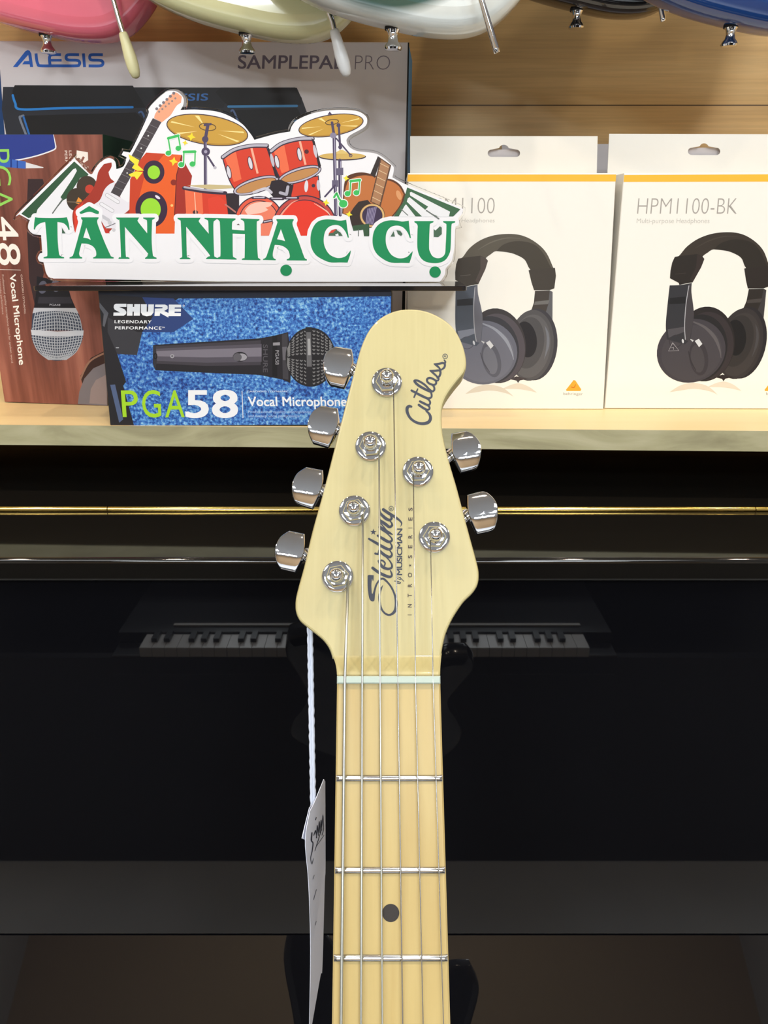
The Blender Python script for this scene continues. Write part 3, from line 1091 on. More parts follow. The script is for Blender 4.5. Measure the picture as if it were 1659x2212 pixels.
ouv = [PS.uv(KA[0] + p[0] * KA[2], KA[1] + p[1] * KA[2]) for p in OUT]
ouv = [(u, max(v, 0.0006)) for u, v in ouv]
M_ACR = mat('clear_acrylic', (0.93, 0.95, 0.95, 1), 0.03, trans=1.0, ior=1.3)
M_SIGNW = mat('white_sign_vinyl', rgb(240, 239, 244, .98), 0.18, spec=0.5)
b = MB()
big = inset(ouv, -0.0022)
big = [(u, max(v, 0.0005)) for u, v in big]
b.prism(PS, big, [(0.0003, -0.0008), (0, -0.0012), (0, -0.0042), (0.0003, -0.0046)])
b.build('acrylic_plate', M_ACR, ts)
b = MB()
b.prism(PS, ouv, [(0, 0.0), (0, -0.0007)])
pf = b.build('printed_face', M_SIGNW, ts)
# black base plate
b = MB()
xl, xr = (96 - 829.5) / F * 0.646, (1003 - 829.5) / F * 0.646
PB = Plane((0, 0.66, CAM.z - 0.0412), (1, 0, 0), (0, 1, 0))
PB.n = Vector((0, 0, 1))
base = []
y0, y1, rr = 0.648 - 0.66, 0.712 - 0.66, 0.004
for (cx, cy, a0) in ((xl + rr, y0 + rr, 180), (xr - rr, y0 + rr, 270), (xr - rr, y1 - rr, 0), (xl + rr, y1 - rr, 90)):
    for k in range(5):
        a = radians(a0 + 22.5 * k)
        base.append((cx + rr * cos(a), cy + rr * sin(a)))
b.prism(PB, base, [(0.0004, 0), (0, -0.0004), (0, -0.0034), (0.0004, -0.0038)])
b.build('base_plate', mat('black_acrylic', rgb(26, 24, 28), 0.06), ts)

s = Sheet(PS, 0.00002, KA)
OL = (58, 42, 62)
# left piano keys
DG = (48, 86, 58)
s.poly([(50, 882), (408, 528), (505, 615), (380, 800), (100, 912)], DG)
s.poly([(150, 884), (160, 852), (400, 582), (418, 574), (426, 592), (400, 640), (315, 770), (330, 788), (300, 830), (262, 884)], (240, 239, 244))
s.poly([(332, 792), (358, 778), (448, 640), (466, 634), (470, 660), (392, 800), (380, 884), (264, 884), (286, 850)], (240, 239, 244))
s.stroke([(330, 782), (262, 878)], 8, (98, 104, 100), sm=False)
s.done('piano_key_picture', ts)
s.ell(494, 698, 70, 72, (66, 52, 40))
s.ell(424, 786, 68, 78, (62, 50, 38))
s.ell(512, 715, 30, 30, (196, 62, 44))
s.poly([(418, 810), (436, 770), (460, 790), (450, 820)], (236, 150, 50))
s.stroke([(360, 800), (450, 806)], 8, (110, 96, 80), sm=False)
s.done('record_picture', ts)
# red electric guitar
s.poly([(660, 535), (610, 545), (572, 596), (556, 660), (530, 722), (480, 782), (415, 838), (395, 900), (410, 1000), (640, 1010), (750, 890), (830, 880), (850, 770), (806, 790), (762, 820), (720, 770), (690, 680), (652, 640), (640, 600), (660, 565)], (166, 52, 36), sm=True)
s.poly([(406, 870), (470, 800), (430, 1000), (412, 1010)], (222, 60, 40))
s.poly([(648, 682), (690, 664), (662, 738), (716, 770), (770, 805), (832, 770), (835, 795), (760, 872), (720, 884), (690, 980), (620, 980), (560, 880), (520, 830), (580, 790), (612, 720)], (234, 230, 238), sm=True)
s.poly([(600, 950), (650, 1014), (620, 1014)], (204, 52, 40))
s.poly([(940, 235), (998, 262), (715, 768), (655, 738)], (72, 64, 68))
for k in range(12):
    f = 1 - 0.93 ** (k + 1)
    f = k / 12
    x, y = 940 + (655 - 940) * f, 235 + (738 - 235) * f
    s.stroke([(x + 2, y + 2), (x + 56, y + 27)], 2.5, (136, 130, 134), sm=False, caps=False)
    if k in (2, 4, 6, 8):
        s.ell(x + 16, y + 36, 5, 5, (226, 226, 226))
s.poly([(948, 236), (966, 190), (1068, 72), (1104, 64), (1136, 90), (1130, 132), (1100, 152), (1062, 212), (1030, 240), (1000, 264)], (242, 168, 132), sm=True)
for k in range(6):
    s.ell(966 + 23 * k, 172 - 21 * k, 10, 10, (122, 112, 120))
    s.ell(982 + 22 * k, 192 - 18 * k, 7, 7, (150, 130, 128))
for (x, y) in ((668, 778), (630, 838)):
    s.stroke([(x - 38, y - 22), (x + 36, y + 24)], 26, (160, 158, 164), sm=False)
    s.stroke([(x - 38, y - 22), (x + 36, y + 24)], 21, (238, 236, 242), sm=False)
s.ell(648, 942, 14, 14, (206, 204, 210))
s.ell(676, 992, 12, 12, (206, 204, 210))
s.stroke([(600, 900), (640, 925)], 22, (200, 198, 206), sm=False)
s.stroke([(618, 975), (684, 948)], 6, (120, 118, 124), sm=False)
s.done('electric_guitar_picture', ts)
# loudspeaker
s.poly([(895, 468), (1135, 484), (1100, 620), (1086, 1016), (960, 1016), (780, 880), (786, 650), (858, 512)], (236, 98, 36))
s.poly([(895, 468), (1020, 476), (880, 640), (850, 760), (830, 880), (780, 880), (786, 650), (858, 512)], (204, 66, 32))
s.poly([(1135, 484), (1168, 560), (1205, 626), (1160, 900), (1086, 900), (1100, 620)], (166, 46, 32))
s.stroke([(1135, 486), (1100, 620), (1086, 900)], 6, (110, 30, 26), sm=False)
s.ell(946, 600, 72, 79, (56, 34, 60))
s.ell(946, 602, 42, 46, (158, 222, 52))
s.ell(930, 852, 108, 122, (56, 34, 60), y1=1014)
s.ell(925, 852, 68, 76, (158, 222, 52))
s.ell(972, 770, 20, 9, (236, 226, 240), rot=35)
s.ell(1068, 826, 9, 9, (252, 200, 120))
s.ell(1080, 670, 20, 20, (140, 40, 26))
s.poly([(775, 478), (848, 520), (838, 553), (880, 590), (836, 592), (798, 572), (816, 546), (786, 520)], (250, 232, 60))
s.poly([(775, 616), (826, 595), (872, 600), (832, 652), (816, 630), (790, 632)], (250, 232, 60))
s.done('loudspeaker_picture', ts)
# drum kit
GOLD, GOLD2, GLT = (204, 158, 62), (182, 136, 50), (252, 226, 150)


def cymbal(cx, cy, rx, ry, rot):
    s.ell(cx, cy, rx + 6, ry + 6, OL, rot)
    s.ell(cx, cy, rx, ry, GOLD2, rot)
    s.ell(cx, cy - 4, rx * .985, ry * .93, GOLD, rot)
    for a0 in (-170, -110, -15, 30, 140):
        t0 = radians(a0)
        r = radians(rot)
        pts = []
        for (k, da) in ((.3, 0), (.93, .07), (.93, -.05)):
            x, y = rx * k * cos(t0 + da), ry * k * sin(t0 + da)
            pts.append((cx + x * cos(r) - y * sin(r), cy + x * sin(r) + y * cos(r)))
        s.poly(pts, GLT)


cymbal(1308, 315, 274, 96, 9)
s.ring(1310, 295, 56, 24, 6, (96, 72, 40), rot=6)
PU = (78, 66, 96)
s.stroke([(1312, 282), (1294, 380), (1297, 884)], 22, PU, sm=False)
s.stroke([(1300, 400), (1302, 884)], 5, (176, 170, 196), sm=False)
s.ell(1294, 378, 22, 22, PU)
s.ell(1297, 462, 29, 29, PU)
s.ell(1297, 462, 11, 11, (168, 160, 186))
s.stroke([(1312, 495), (1358, 568)], 13, PU, sm=False)
s.ell(1360, 570, 11, 11, (190, 186, 200))
s.stroke([(1290, 282), (1330, 276)], 16, PU, sm=False)
s.done('cymbal_picture', ts)
s.tr = (KA[0] + 470, KA[1], KA[2])
cymbal(673, 285, 217, 68, -9)
s.ring(680, 262, 44, 17, 6, (96, 72, 40), rot=-8)
s.poly([(650, 212), (664, 190), (680, 210)], PU)
# hi-hat
s.ell(750, 496, 160, 26, OL)
s.ell(750, 492, 155, 22, (214, 178, 100))
s.poly([(690, 476), (735, 450), (752, 450), (800, 476)], (226, 196, 120))
s.stroke([(680, 266), (694, 350)], 18, PU, sm=False)
s.stroke([(725, 276), (735, 440)], 15, PU, sm=False)
s.stroke([(694, 350), (706, 890)], 22, PU, sm=False)
s.stroke([(696, 360), (710, 890)], 6, (172, 166, 192), sm=False)
s.stroke([(733, 520), (736, 890)], 22, PU, sm=False)
s.stroke([(738, 530), (741, 890)], 6, (172, 166, 192), sm=False)
s.ell(688, 352, 22, 19, (140, 132, 156))
s.poly([(706, 575), (756, 570), (756, 620), (706, 622)], (104, 96, 122))
s.poly([(680, 655), (722, 655), (722, 700), (680, 700)], (104, 96, 122))
s.stroke([(708, 372), (804, 484)], 10, PU, sm=False)
s.ring(806, 488, 9, 9, 5, PU)
s.stroke([(700, 690), (632, 766)], 12, PU, sm=False)
s.ell(724, 284, 14, 14, PU)
s.ell(735, 432, 13, 13, PU)
s.done('cymbal_picture', ts)
RD, RL, RDD = (216, 62, 38), (240, 112, 74), (172, 40, 28)
# black case behind, floor toms
s.poly([(-66, 745), (52, 742), (52, 890), (-66, 890)], (44, 34, 40))
s.poly([(-316, 716), (-40, 740), (-22, 890), (-306, 890)], RD)
s.poly([(-316, 716), (-200, 728), (-190, 890), (-306, 890)], RL)
s.poly([(-160, 780), (-90, 760), (-40, 800), (-26, 890), (-150, 890)], (226, 66, 44))
s.stroke([(-322, 708), (-180, 732), (-40, 742)], 24, OL)
s.stroke([(-318, 702), (-180, 722), (-60, 732)], 13, (176, 172, 186))
s.poly([(-300, 690), (-150, 684), (10, 690), (20, 708), (-140, 718)], (206, 188, 140))
s.ell(-244, 872, 18, 14, (70, 40, 44))
s.stroke([(-250, 740), (-240, 880)], 6, (252, 190, 160), sm=False)
s.stroke([(-40, 820), (40, 880)], 10, (190, 120, 110), sm=False)
# right floor tom
s.poly([(400, 690), (480, 640), (590, 622), (604, 780), (400, 780)], OL)
s.poly([(406, 692), (482, 648), (584, 630), (596, 776), (406, 776)], RD)
s.ell(506, 696, 13, 40, (226, 222, 230), rot=4)
s.ell(588, 690, 12, 36, (206, 200, 212), rot=-4)
s.ell(554, 692, 12, 12, OL)


def tom(body, top, ec, erx, ery, erot, lugs):
    s.poly(body, OL, sm=True, corner=30)
    c = (sum(p[0] for p in body) / len(body), sum(p[1] for p in body) / len(body))
    s.poly([(c[0] + (p[0] - c[0]) * .955, c[1] + (p[1] - c[1]) * .955) for p in body], RD, sm=True, corner=30)
    l = body[:]
    x0 = min(p[0] for p in body)
    s.poly([(x0 + 14, c[1] - 62), (x0 + 92, c[1] - 92), (x0 + 130, c[1] + 92), (x0 + 78, c[1] + 112)], RL)
    s.poly([(x0 + 190, c[1] - 116), (x0 + 205, c[1] - 118), (x0 + 246, c[1] + 52), (x0 + 232, c[1] + 56)], (250, 176, 150))
    s.stroke(top, 30, OL)
    s.stroke([(p[0], p[1] - 2) for p in top], 17, (186, 182, 196))
    s.ell(ec[0], ec[1], erx + 5, ery + 5, OL, erot)
    s.ell(ec[0], ec[1], erx - 1, ery - 1, (196, 190, 206), erot)
    s.ell(ec[0], ec[1] + 1, erx - 13, ery - 12, OL, erot)
    s.ell(ec[0], ec[1] + 2, erx - 18, ery - 16, (196, 140, 84), erot)
    for (x, y, r) in lugs:
        s.ell(x, y, 17, 47, OL, r)
        s.ell(x, y, 12, 41, (222, 218, 228), r)


tom([(-62, 512), (10, 462), (120, 424), (236, 416), (268, 510), (306, 644), (160, 660), (22, 724), (-20, 650)],
    [(-58, 500), (20, 450), (130, 424), (240, 422)], (166, 690), 156, 48, -17, [(128, 540, -12), (-18, 600, -12)])
s.poly([(240, 416), (280, 480), (330, 640), (300, 640), (262, 520)], (40, 28, 36))
tom([(262, 468), (340, 408), (450, 376), (552, 374), (580, 460), (604, 560), (460, 590), (330, 652), (296, 580)],
    [(268, 460), (340, 408), (450, 378), (548, 374)], (462, 618), 148, 46, -17, [(460, 480, -10), (308, 530, -12)])
s.poly([(540, 370), (562, 390), (606, 560), (590, 580), (570, 480)], (40, 28, 36))
s.ell(276, 520, 11, 46, (196, 190, 204), -12)
s.ell(566, 460, 11, 44, (206, 200, 212), -12)
s.ell(508, 462, 15, 15, (86, 34, 40))
s.poly([(270, 660), (330, 650), (420, 690), (400, 780), (290, 780), (250, 730)], (40, 30, 38))
s.stroke([(150, 738), (230, 712), (270, 738)], 18, (206, 202, 214))
s.stroke([(330, 740), (372, 752), (382, 700)], 20, (180, 176, 190))
# bass drums
YC = 1030


def bass(cx, cy, r, rim, fill):
    s.ell(cx, cy, r + 8, r + 8, OL, y1=YC, n=60)
    s.ell(cx, cy, r, r, rim, y1=YC, n=60)
    s.ell(cx, cy, r - 22, r - 22, OL, y1=YC, n=60)
    s.ell(cx, cy, r - 28, r - 28, fill, y1=YC, n=60)


bass(185, 925, 156, (232, 92, 66), (240, 128, 100))
s.poly([(90, 860), (130, 820), (200, 802), (280, 806), (262, 830), (230, 840), (250, 856), (200, 876), (110, 890)], (252, 200, 184), sm=True)
bass(494, 976, 212, (196, 70, 62), (232, 56, 36))
s.stroke([(300, 1000, 4), (330, 900, 12), (400, 816, 8), (450, 790, 3)], 10, (250, 160, 140))
s.stroke([(560, 812, 3), (640, 862, 9), (672, 900, 3)], 8, (252, 190, 170))
for (x, y, r) in ((190, 774, 0), (310, 780, -8), (410, 776, -8)):
    s.stroke([(x - 46, y), (x + 40, y)], 18, OL, sm=False)
    s.stroke([(x - 36, y - 2), (x + 30, y - 2)], 8, (196, 190, 206), sm=False)
s.stroke([(214, 938), (276, 926)], 20, OL, sm=False)
s.stroke([(222, 936), (268, 927)], 8, (196, 190, 206), sm=False)
s.done('drum_picture', ts)
# acoustic guitar
s.poly([(748, 880), (756, 740), (770, 650), (806, 616), (880, 602), (960, 618), (1010, 640), (1086, 650), (1144, 690), (1176, 750), (1152, 822), (1100, 892), (1044, 962), (830, 992), (806, 900)], (92, 52, 30), sm=True)
s.poly([(756, 880), (766, 740), (786, 664), (830, 636), (900, 622), (970, 634), (1020, 652), (1080, 662), (1132, 696), (1164, 750), (1140, 822), (1090, 890), (1036, 950), (830, 990), (812, 900)], (196, 116, 62), sm=True)
s.ell(1132, 756, 16, 34, (222, 158, 108), rot=-20)
s.poly([(860, 800), (920, 788), (966, 836), (900, 880), (880, 940), (930, 970), (822, 990), (800, 900), (820, 850)], (54, 42, 38), sm=True)
s.poly([(990, 492), (1012, 508), (968, 640), (940, 612)], (52, 42, 40))
s.poly([(1008, 504), (1080, 554), (1008, 836), (938, 800)], (96, 66, 48))
s.poly([(1014, 516), (1070, 556), (1000, 824), (946, 798)], (176, 128, 92))
for k in range(6):
    f = (k + .6) / 6.3
    x, y = 1012 - 66 * f, 512 + 288 * f
    s.stroke([(x, y + 2), (x + 56, y + 30)], 4, (228, 200, 160), sm=False, caps=False)
s.ell(952, 894, 86, 82, (92, 60, 36))
s.ell(952, 894, 82, 78, (222, 182, 120))
s.ell(952, 894, 69, 66, (62, 48, 76))
s.poly([(918, 850), (985, 832), (960, 950), (905, 950)], (96, 84, 120))
for k in range(6):
    s.stroke([(924 + 11 * k, 846 - 2 * k), (908 + 9 * k, 955)], 3, (170, 160, 190), sm=False, caps=False)
s.done('acoustic_guitar_picture', ts)
# right piano keys
s.poly([(1188, 704), (1548, 852), (1500, 900), (1096, 900), (1160, 806)], (64, 104, 74))
W2 = (238, 238, 242)
s.poly([(1206, 738), (1216, 734), (1478, 868), (1470, 902), (1400, 902), (1308, 858), (1330, 834), (1208, 758)], W2)
s.poly([(1192, 778), (1204, 770), (1310, 856), (1380, 902), (1290, 902), (1186, 800)], W2)
s.poly([(1170, 830), (1180, 818), (1246, 902), (1130, 902)], W2)
s.stroke([(1318, 860), (1402, 916)], 9, (110, 116, 112), sm=False)
s.stroke([(1146, 850), (1192, 892)], 6, (110, 116, 112), sm=False)
s.poly([(818, 964), (932, 948), (932, 1034), (896, 1034), (890, 990), (824, 998)], (56, 88, 62))
s.stroke([(858, 990), (858, 1032)], 6, (110, 116, 112), sm=False)
s.done('piano_key_picture', ts)
# notes and sparkles
NG = (62, 192, 96)


def note(h1, h2, t1, t2, r):
    for c, k in (((240, 248, 240), 10), (NG, 0)):
        s.stroke([(h1[0] + r * .8, h1[1]), t1], 9 + k, c, sm=False)
        s.stroke([(h2[0] + r * .8, h2[1]), t2], 9 + k, c, sm=False)
        s.stroke([t1, t2], 18 + k, c, sm=False)
        for h in (h1, h2):
            s.ell(h[0], h[1], r + k / 2, r * .9 + k / 2, c)


note((785, 746), (845, 740), (806, 662), (868, 654), 20)
for c, k in (((240, 248, 240), 12), (NG, 0)):
    s.stroke([(758, 812), (728, 780), (712, 742), (694, 770)], 14 + k, c)
    s.ell(756, 814, 28 + k / 2, 26 + k / 2, c)
for (x, y, r) in ((640, 806, 24), (775, 642, 22), (795, 886, 24)):
    s.star(x, y, r, (246, 232, 60), 4, .45, 10)
s.done('music_note_picture', ts)
s.tr = KA
note((1045, 472), (1112, 440), (1044, 372), (1112, 354), 19)
note((1132, 550), (1208, 546), (1150, 464), (1226, 462), 20)
for (x, y, r) in ((1200, 362, 30), (1158, 402, 20), (1080, 528, 32)):
    s.star(x, y, r, (250, 222, 50), 4, .45, 10)
s.done('music_note_picture', ts)

# lettering (three windows of the same scale, 320 px wide)
KL = 320 / 1659
OFFL = 1659.0
GRN = (22, 142, 88)
LET = [
    ([(135, 150), (180, 158), (310, 161), (440, 158), (490, 150), (510, 215), (522, 290), (510, 296), (490, 252), (450, 217), (385, 205), (388, 400), (400, 540), (410, 577), (428, 590), (460, 600), (460, 612), (230, 612), (230, 600), (262, 590), (272, 568), (265, 400), (248, 205), (198, 217), (150, 252), (132, 292), (120, 286), (125, 215)], []),
    ([(632, 95), (740, 26), (848, 85), (850, 108), (826, 116), (742, 90), (650, 116), (635, 108)], []),
    ([(650, 152), (845, 152), (845, 165), (832, 182), (836, 230), (900, 400), (975, 570), (992, 592), (1015, 600), (1015, 614), (785, 614), (785, 602), (810, 592), (820, 570), (812, 518), (778, 475), (720, 450), (655, 445), (635, 520), (628, 560), (636, 590), (662, 600), (662, 614), (520, 614), (520, 602), (548, 590), (572, 540), (658, 225), (662, 182), (650, 165)],
     [[(708, 268), (758, 405), (720, 388), (675, 380)]]),
    ([(1040, 155), (1300, 155), (1285, 182), (1290, 206), (1390, 332), (1388, 200), (1375, 180), (1345, 166), (1345, 155), (1475, 155), (1475, 166), (1450, 180), (1445, 202), (1440, 400), (1452, 565), (1466, 592), (1495, 605), (1495, 618), (1365, 618), (1368, 606), (1390, 590), (1395, 566), (1380, 535), (1140, 260), (1150, 570), (1165, 594), (1192, 606), (1192, 618), (1068, 618), (1070, 606), (1090, 594), (1096, 570), (1080, 205), (1074, 184), (1048, 168)], []),
    ([(OFFL + x, y) for x, y in [(70, 158), (330, 158), (312, 186), (316, 211), (420, 336), (415, 205), (405, 185), (372, 168), (372, 158), (720, 165), (720, 180), (690, 196), (682, 217), (680, 290), (820, 300), (818, 217), (805, 191), (778, 178), (778, 165), (988, 172), (988, 185), (965, 196), (958, 217), (960, 400), (970, 586), (980, 610), (998, 620), (998, 633), (790, 630), (790, 618), (815, 608), (822, 588), (825, 340), (688, 335), (690, 570), (702, 600), (732, 615), (732, 627), (390, 620), (394, 608), (420, 590), (415, 552), (168, 258), (175, 570), (190, 600), (215, 612), (215, 622), (95, 622), (95, 612), (115, 602), (122, 580), (115, 400), (106, 205), (100, 188), (72, 170)]],
     [[(OFFL + x, y) for x, y in [(472, 240), (484, 192), (512, 172), (536, 192), (546, 240), (552, 555), (541, 594), (515, 608), (490, 594), (480, 555)]]]),
    ([(OFFL + x, y) for x, y in [(1178, 172), (1370, 172), (1372, 185), (1360, 201), (1363, 250), (1430, 430), (1484, 585), (1500, 614), (1518, 622), (1518, 637), (1292, 635), (1295, 622), (1320, 612), (1328, 588), (1314, 530), (1270, 486), (1215, 465), (1160, 460), (1140, 540), (1138, 588), (1148, 610), (1170, 622), (1170, 634), (1027, 630), (1030, 618), (1056, 604), (1080, 550), (1178, 245), (1190, 205), (1178, 185)]],
     [[(OFFL + x, y) for x, y in [(1228, 285), (1275, 420), (1235, 408), (1185, 398)]]]),
    ([(2 * OFFL + x, y) for x, y in [(-100, 400), (-88, 310), (-50, 232), (0, 192), (70, 176), (150, 179), (230, 190), (300, 180), (313, 280), (330, 380), (318, 380), (290, 312), (240, 256), (180, 238), (110, 258), (65, 312), (48, 400), (60, 482), (105, 560), (170, 600), (230, 608), (290, 590), (330, 548), (352, 520), (345, 570), (315, 660), (230, 658), (130, 658), (50, 632), (-40, 575), (-90, 490)]], []),
    ([(2 * OFFL + x, y) for x, y in [(595, 400), (610, 312), (650, 246), (710, 205), (790, 186), (870, 190), (930, 200), (1000, 190), (1010, 290), (1025, 385), (1012, 385), (985, 320), (935, 265), (870, 245), (800, 262), (755, 316), (742, 400), (755, 485), (800, 565), (860, 604), (920, 612), (980, 595), (1020, 557), (1045, 530), (1036, 580), (1008, 665), (920, 663), (820, 662), (740, 636), (650, 570), (605, 490)]], []),
    ([(2 * OFFL + x, y) for x, y in [(1062, 195), (1278, 195), (1276, 208), (1246, 222), (1235, 252), (1228, 480), (1240, 542), (1270, 590), (1320, 610), (1370, 600), (1405, 560), (1413, 480), (1422, 252), (1410, 222), (1385, 208), (1385, 195), (1520, 195), (1520, 210), (1490, 222), (1478, 252), (1470, 480), (1455, 560), (1410, 630), (1340, 662), (1260, 665), (1180, 645), (1130, 600), (1105, 540), (1095, 460), (1098, 300), (1100, 252), (1090, 226), (1065, 210)]], []),
]
s.tr = (50, 440, KL)
SW = (240, 239, 244)
lw = s.lay
hc = 0
for o_, hs in LET:
    for i, p in enumerate(o_):
        q = o_[(i + 1) % len(o_)]
        hc += 1
        s.lay = lw + STEP * 0.31 * hc
        s.stroke([(p[0], p[1]), (q[0], q[1])], 88, M_SIGNW, sm=False)
    s.poly(o_, M_SIGNW)
s.poly([(OFFL + 670, 170), (OFFL + 830, 170), (OFFL + 830, 370), (OFFL + 670, 370)], M_SIGNW)
# print that shows through the gaps of the letters
s.poly([(435, 270), (475, 332), (437, 332)], (70, 104, 82))
s.poly([(2 * OFFL + 100, 358), (2 * OFFL + 130, 310), (2 * OFFL + 190, 292), (2 * OFFL + 235, 322), (2 * OFFL + 260, 360)], (74, 106, 84))
s.poly([(2 * OFFL + 112, 330), (2 * OFFL + 140, 296), (2 * OFFL + 186, 292), (2 * OFFL + 150, 326)], (220, 70, 50))
s.poly([(2 * OFFL + 176, 345), (2 * OFFL + 210, 332), (2 * OFFL + 216, 362), (2 * OFFL + 184, 362)], SW)
s.poly([(2 * OFFL + 796, 368), (2 * OFFL + 832, 306), (2 * OFFL + 846, 368)], (74, 106, 84))
s.poly([(2 * OFFL + 862, 296), (2 * OFFL + 905, 305), (2 * OFFL + 932, 340), (2 * OFFL + 915, 362), (2 * OFFL + 880, 340)], (74, 106, 84))
s.poly([(2 * OFFL + 1280, 284), (2 * OFFL + 1300, 300), (2 * OFFL + 1350, 252), (2 * OFFL + 1370, 268), (2 * OFFL + 1370, 340), (2 * OFFL + 1330, 374), (2 * OFFL + 1280, 372)], (74, 106, 84))
s.poly([(OFFL + 730, 238), (OFFL + 752, 222), (OFFL + 770, 240)], (96, 70, 72))
s.done('letter_outline', ts)
for o_, hs in LET:
    s.poly(o_, GRN, hs, sm=True, corner=40)
s.ell(OFFL + 1286, 746, 65, 63, GRN)
s.ell(2 * OFFL + 1295, 765, 64, 63, GRN)
s.done('lettering', ts)

# ================================================================== GUITARS HANGING ABOVE
BODY = [(0, 0), (.035, -.0055), (.065, -.004), (.088, .008), (.110, .034), (.126, .075), (.130, .12), (.118, .165), (.104, .205), (.102, .24), (.118, .29), (.130, .335),
        (.118, .365), (.085, .362), (.055, .335), (.03, .325), (-.03, .325), (-.052, .345), (-.075, .39), (-.105, .425), (-.135, .415), (-.142, .37), (-.128, .30),
        (-.122, .25), (-.135, .20), (-.155, .15), (-.158, .105), (-.128, .062), (-.088, .029), (-.048, .0115)]
M_HANG = mat('dark_steel_hook', rgb(60, 60, 64), 0.4, 0.8)


def hanging(label, bx, by, yfront, paint, arm=None, tip=None, yaw=0.0, edge=None, neckm=None, lift=0.0):
    """bx, by: photo pixel of the strap button; yfront: depth of the body's front"""
    u = Vector((cos(yaw), sin(yaw), 0))
    P = Plane((0, yfront + 0.022, 0), u)
    o = P.hit(bx, by)
    P = Plane(o, u)
    t = thing('electric_guitar', label, 'guitar', o, 'guitars hanging above the shelf')
    uv = smooth(BODY, corner=60)
    b = MB()
    hh = 0.021
    rings = [(.016, hh), (.009, hh - .0008), (.005, hh - .0025), (.002, hh - .006), (.0003, hh - .011), (0, hh - .016),
             (0, -hh + .016), (.0003, -hh + .011), (.002, -hh + .006), (.005, -hh + .0025), (.009, -hh + .0008), (.016, -hh)]
    b.prism(P, uv, rings)
    b.build('body', paint, t, sm=50)
    # strap button
    b = MB()
    ax = (P.v * -1)
    b.lathe(P.w(0, 0.0012), ax, [(.0066, 0), (.0066, .002)], 24, 1)
    b.lathe(P.w(0, -0.0006), ax, [(.0056, 0), (.0042, .0022), (.0036, .005), (.0044, .0085), (.0066, .0112), (.0072, .0128), (.0066, .0142), (.004, .0147)], 24, 0)
    b.build('strap_button', [M_CHROME, mat('black_felt', rgb(28, 26, 26), 0.9)], t, sm=40)
    # neck and head
    b = MB()
    nk = [(-.028, .30), (.028, .30), (.021, .74), (-.021, .74)]
    b.prism(P, nk, [(.0008, hh + .007), (0, hh + .006), (.001, hh - .004), (.008, hh - .012)])
    hd = smooth([(-.021, .7405), (.021, .7405), (.04, .77), (.03, .84), (.02, .90), (-.01, .92), (-.03, .90), (-.035, .80), (-.034, .76)], corner=60)
    b.prism(P, hd, [(.0008, hh + .001), (0, hh), (0, hh - .012)])
    b.build('neck', neckm or M_FBOARD, t)
    # pickguard, bridge
    b = MB()
    pg = smooth([(-.07, .30), (.07, .29), (.085, .24), (.07, .20), (.09, .13), (.07, .10), (.04, .15), (-.05, .16), (-.08, .22)], corner=60)
    b.prism(P, pg, [(.001, hh + .002), (0, hh + .001), (0, hh - .0002)])
    b.build('pickguard', mat('white_pickguard', rgb(232, 230, 222), 0.3), t)
    b = MB()
    b.prism(P, [(-.04, .105), (.04, .105), (.04, .145), (-.04, .145)], [(.001, hh + .008), (0, hh + .007), (0, hh + .0001)])
    b.build('bridge', M_CHROME, t)
    if arm:
        pts = []
        PA = Plane(o, u)
        n = len(arm)
        top = PA.uv(*arm[0])
        ztop = PA.w(top[0] - 0.012, 0.125, hh + .012)
        far = (arm[0][0] * 2.2 - arm[-1][0] * 1.2, arm[0][1] * 2.2 - arm[-1][1] * 1.2)
        q = PA.uv(far[0], far[1], hh + .013)
        chain = [PA.w(q[0] - .004, q[1] + .006, hh + .0082), PA.w(q[0], q[1], hh + .013)]
        for (x, y) in arm:
            q = PA.uv(x, y, hh + .013)
            chain.append(PA.w(q[0], q[1], hh + .013))
        b = MB()
        b.tube([tuple(c) for c in smooth([tuple(c) for c in chain], closed=False, n=4, corner=80)], 0.0024, 12)
        a = b.build('tremolo_arm', M_CHROME, t, sm='all')
        if tip:
            mt, (x, y) = tip
            p0 = chain[-1]
            q = PA.uv(x, y, hh + .013)
            p1 = PA.w(q[0], q[1], hh + .013)
            b = MB()
            d = (p1 - p0)
            L = d.length
            prof = [(.0034, -.002), (.0040, 0), (.0046, L * .2), (.0056, L * .5), (.0056, L * .7), (.0048, L * .86), (.0034, L * .97), (.0015, L)]
            b.lathe(p0, d, prof, 20)
            b.build('arm_tip', mt, a, sm='all')
    # wall hook carrying the head
    b = MB()
    for sx in (-1, 1):
        b.tube([P.w(.0255 * sx, .735, hh - .02), P.w(.0255 * sx, .735, hh + .012)], .003, 8)
    k = P.w(0, .735, hh - .02)
    b.tube([P.w(-.0255, .735, hh - .02), P.w(.0255, .735, hh - .02)], .003, 8)
    b.tube([k, Vector((k.x, k.y, CEIL - .0005))], .005, 8)
    b.build('hook', M_HANG, t, sm=40)
    return t


def paint(name, c):
    return mat(name, c, 0.16, coat=0.7)


hanging('pink guitar body with a cream-tipped tremolo arm, leftmost above the shelf', 100, 76, 0.810, paint('pink_gloss', rgb(232, 112, 132)),
        [(245, 0), (256, 40), (267, 76)], (mat('cream_plastic', rgb(226, 220, 172), 0.35), (295, 169)))
hanging('pale cream-yellow guitar body with a white-tipped tremolo arm, above the sign', 532, 74, 0.750, paint('cream_gloss', rgb(232, 228, 178)),
        [(708, 20), (717, 44), (723, 70)], (mat('white_plastic', rgb(236, 236, 236), 0.3), (750, 165)))


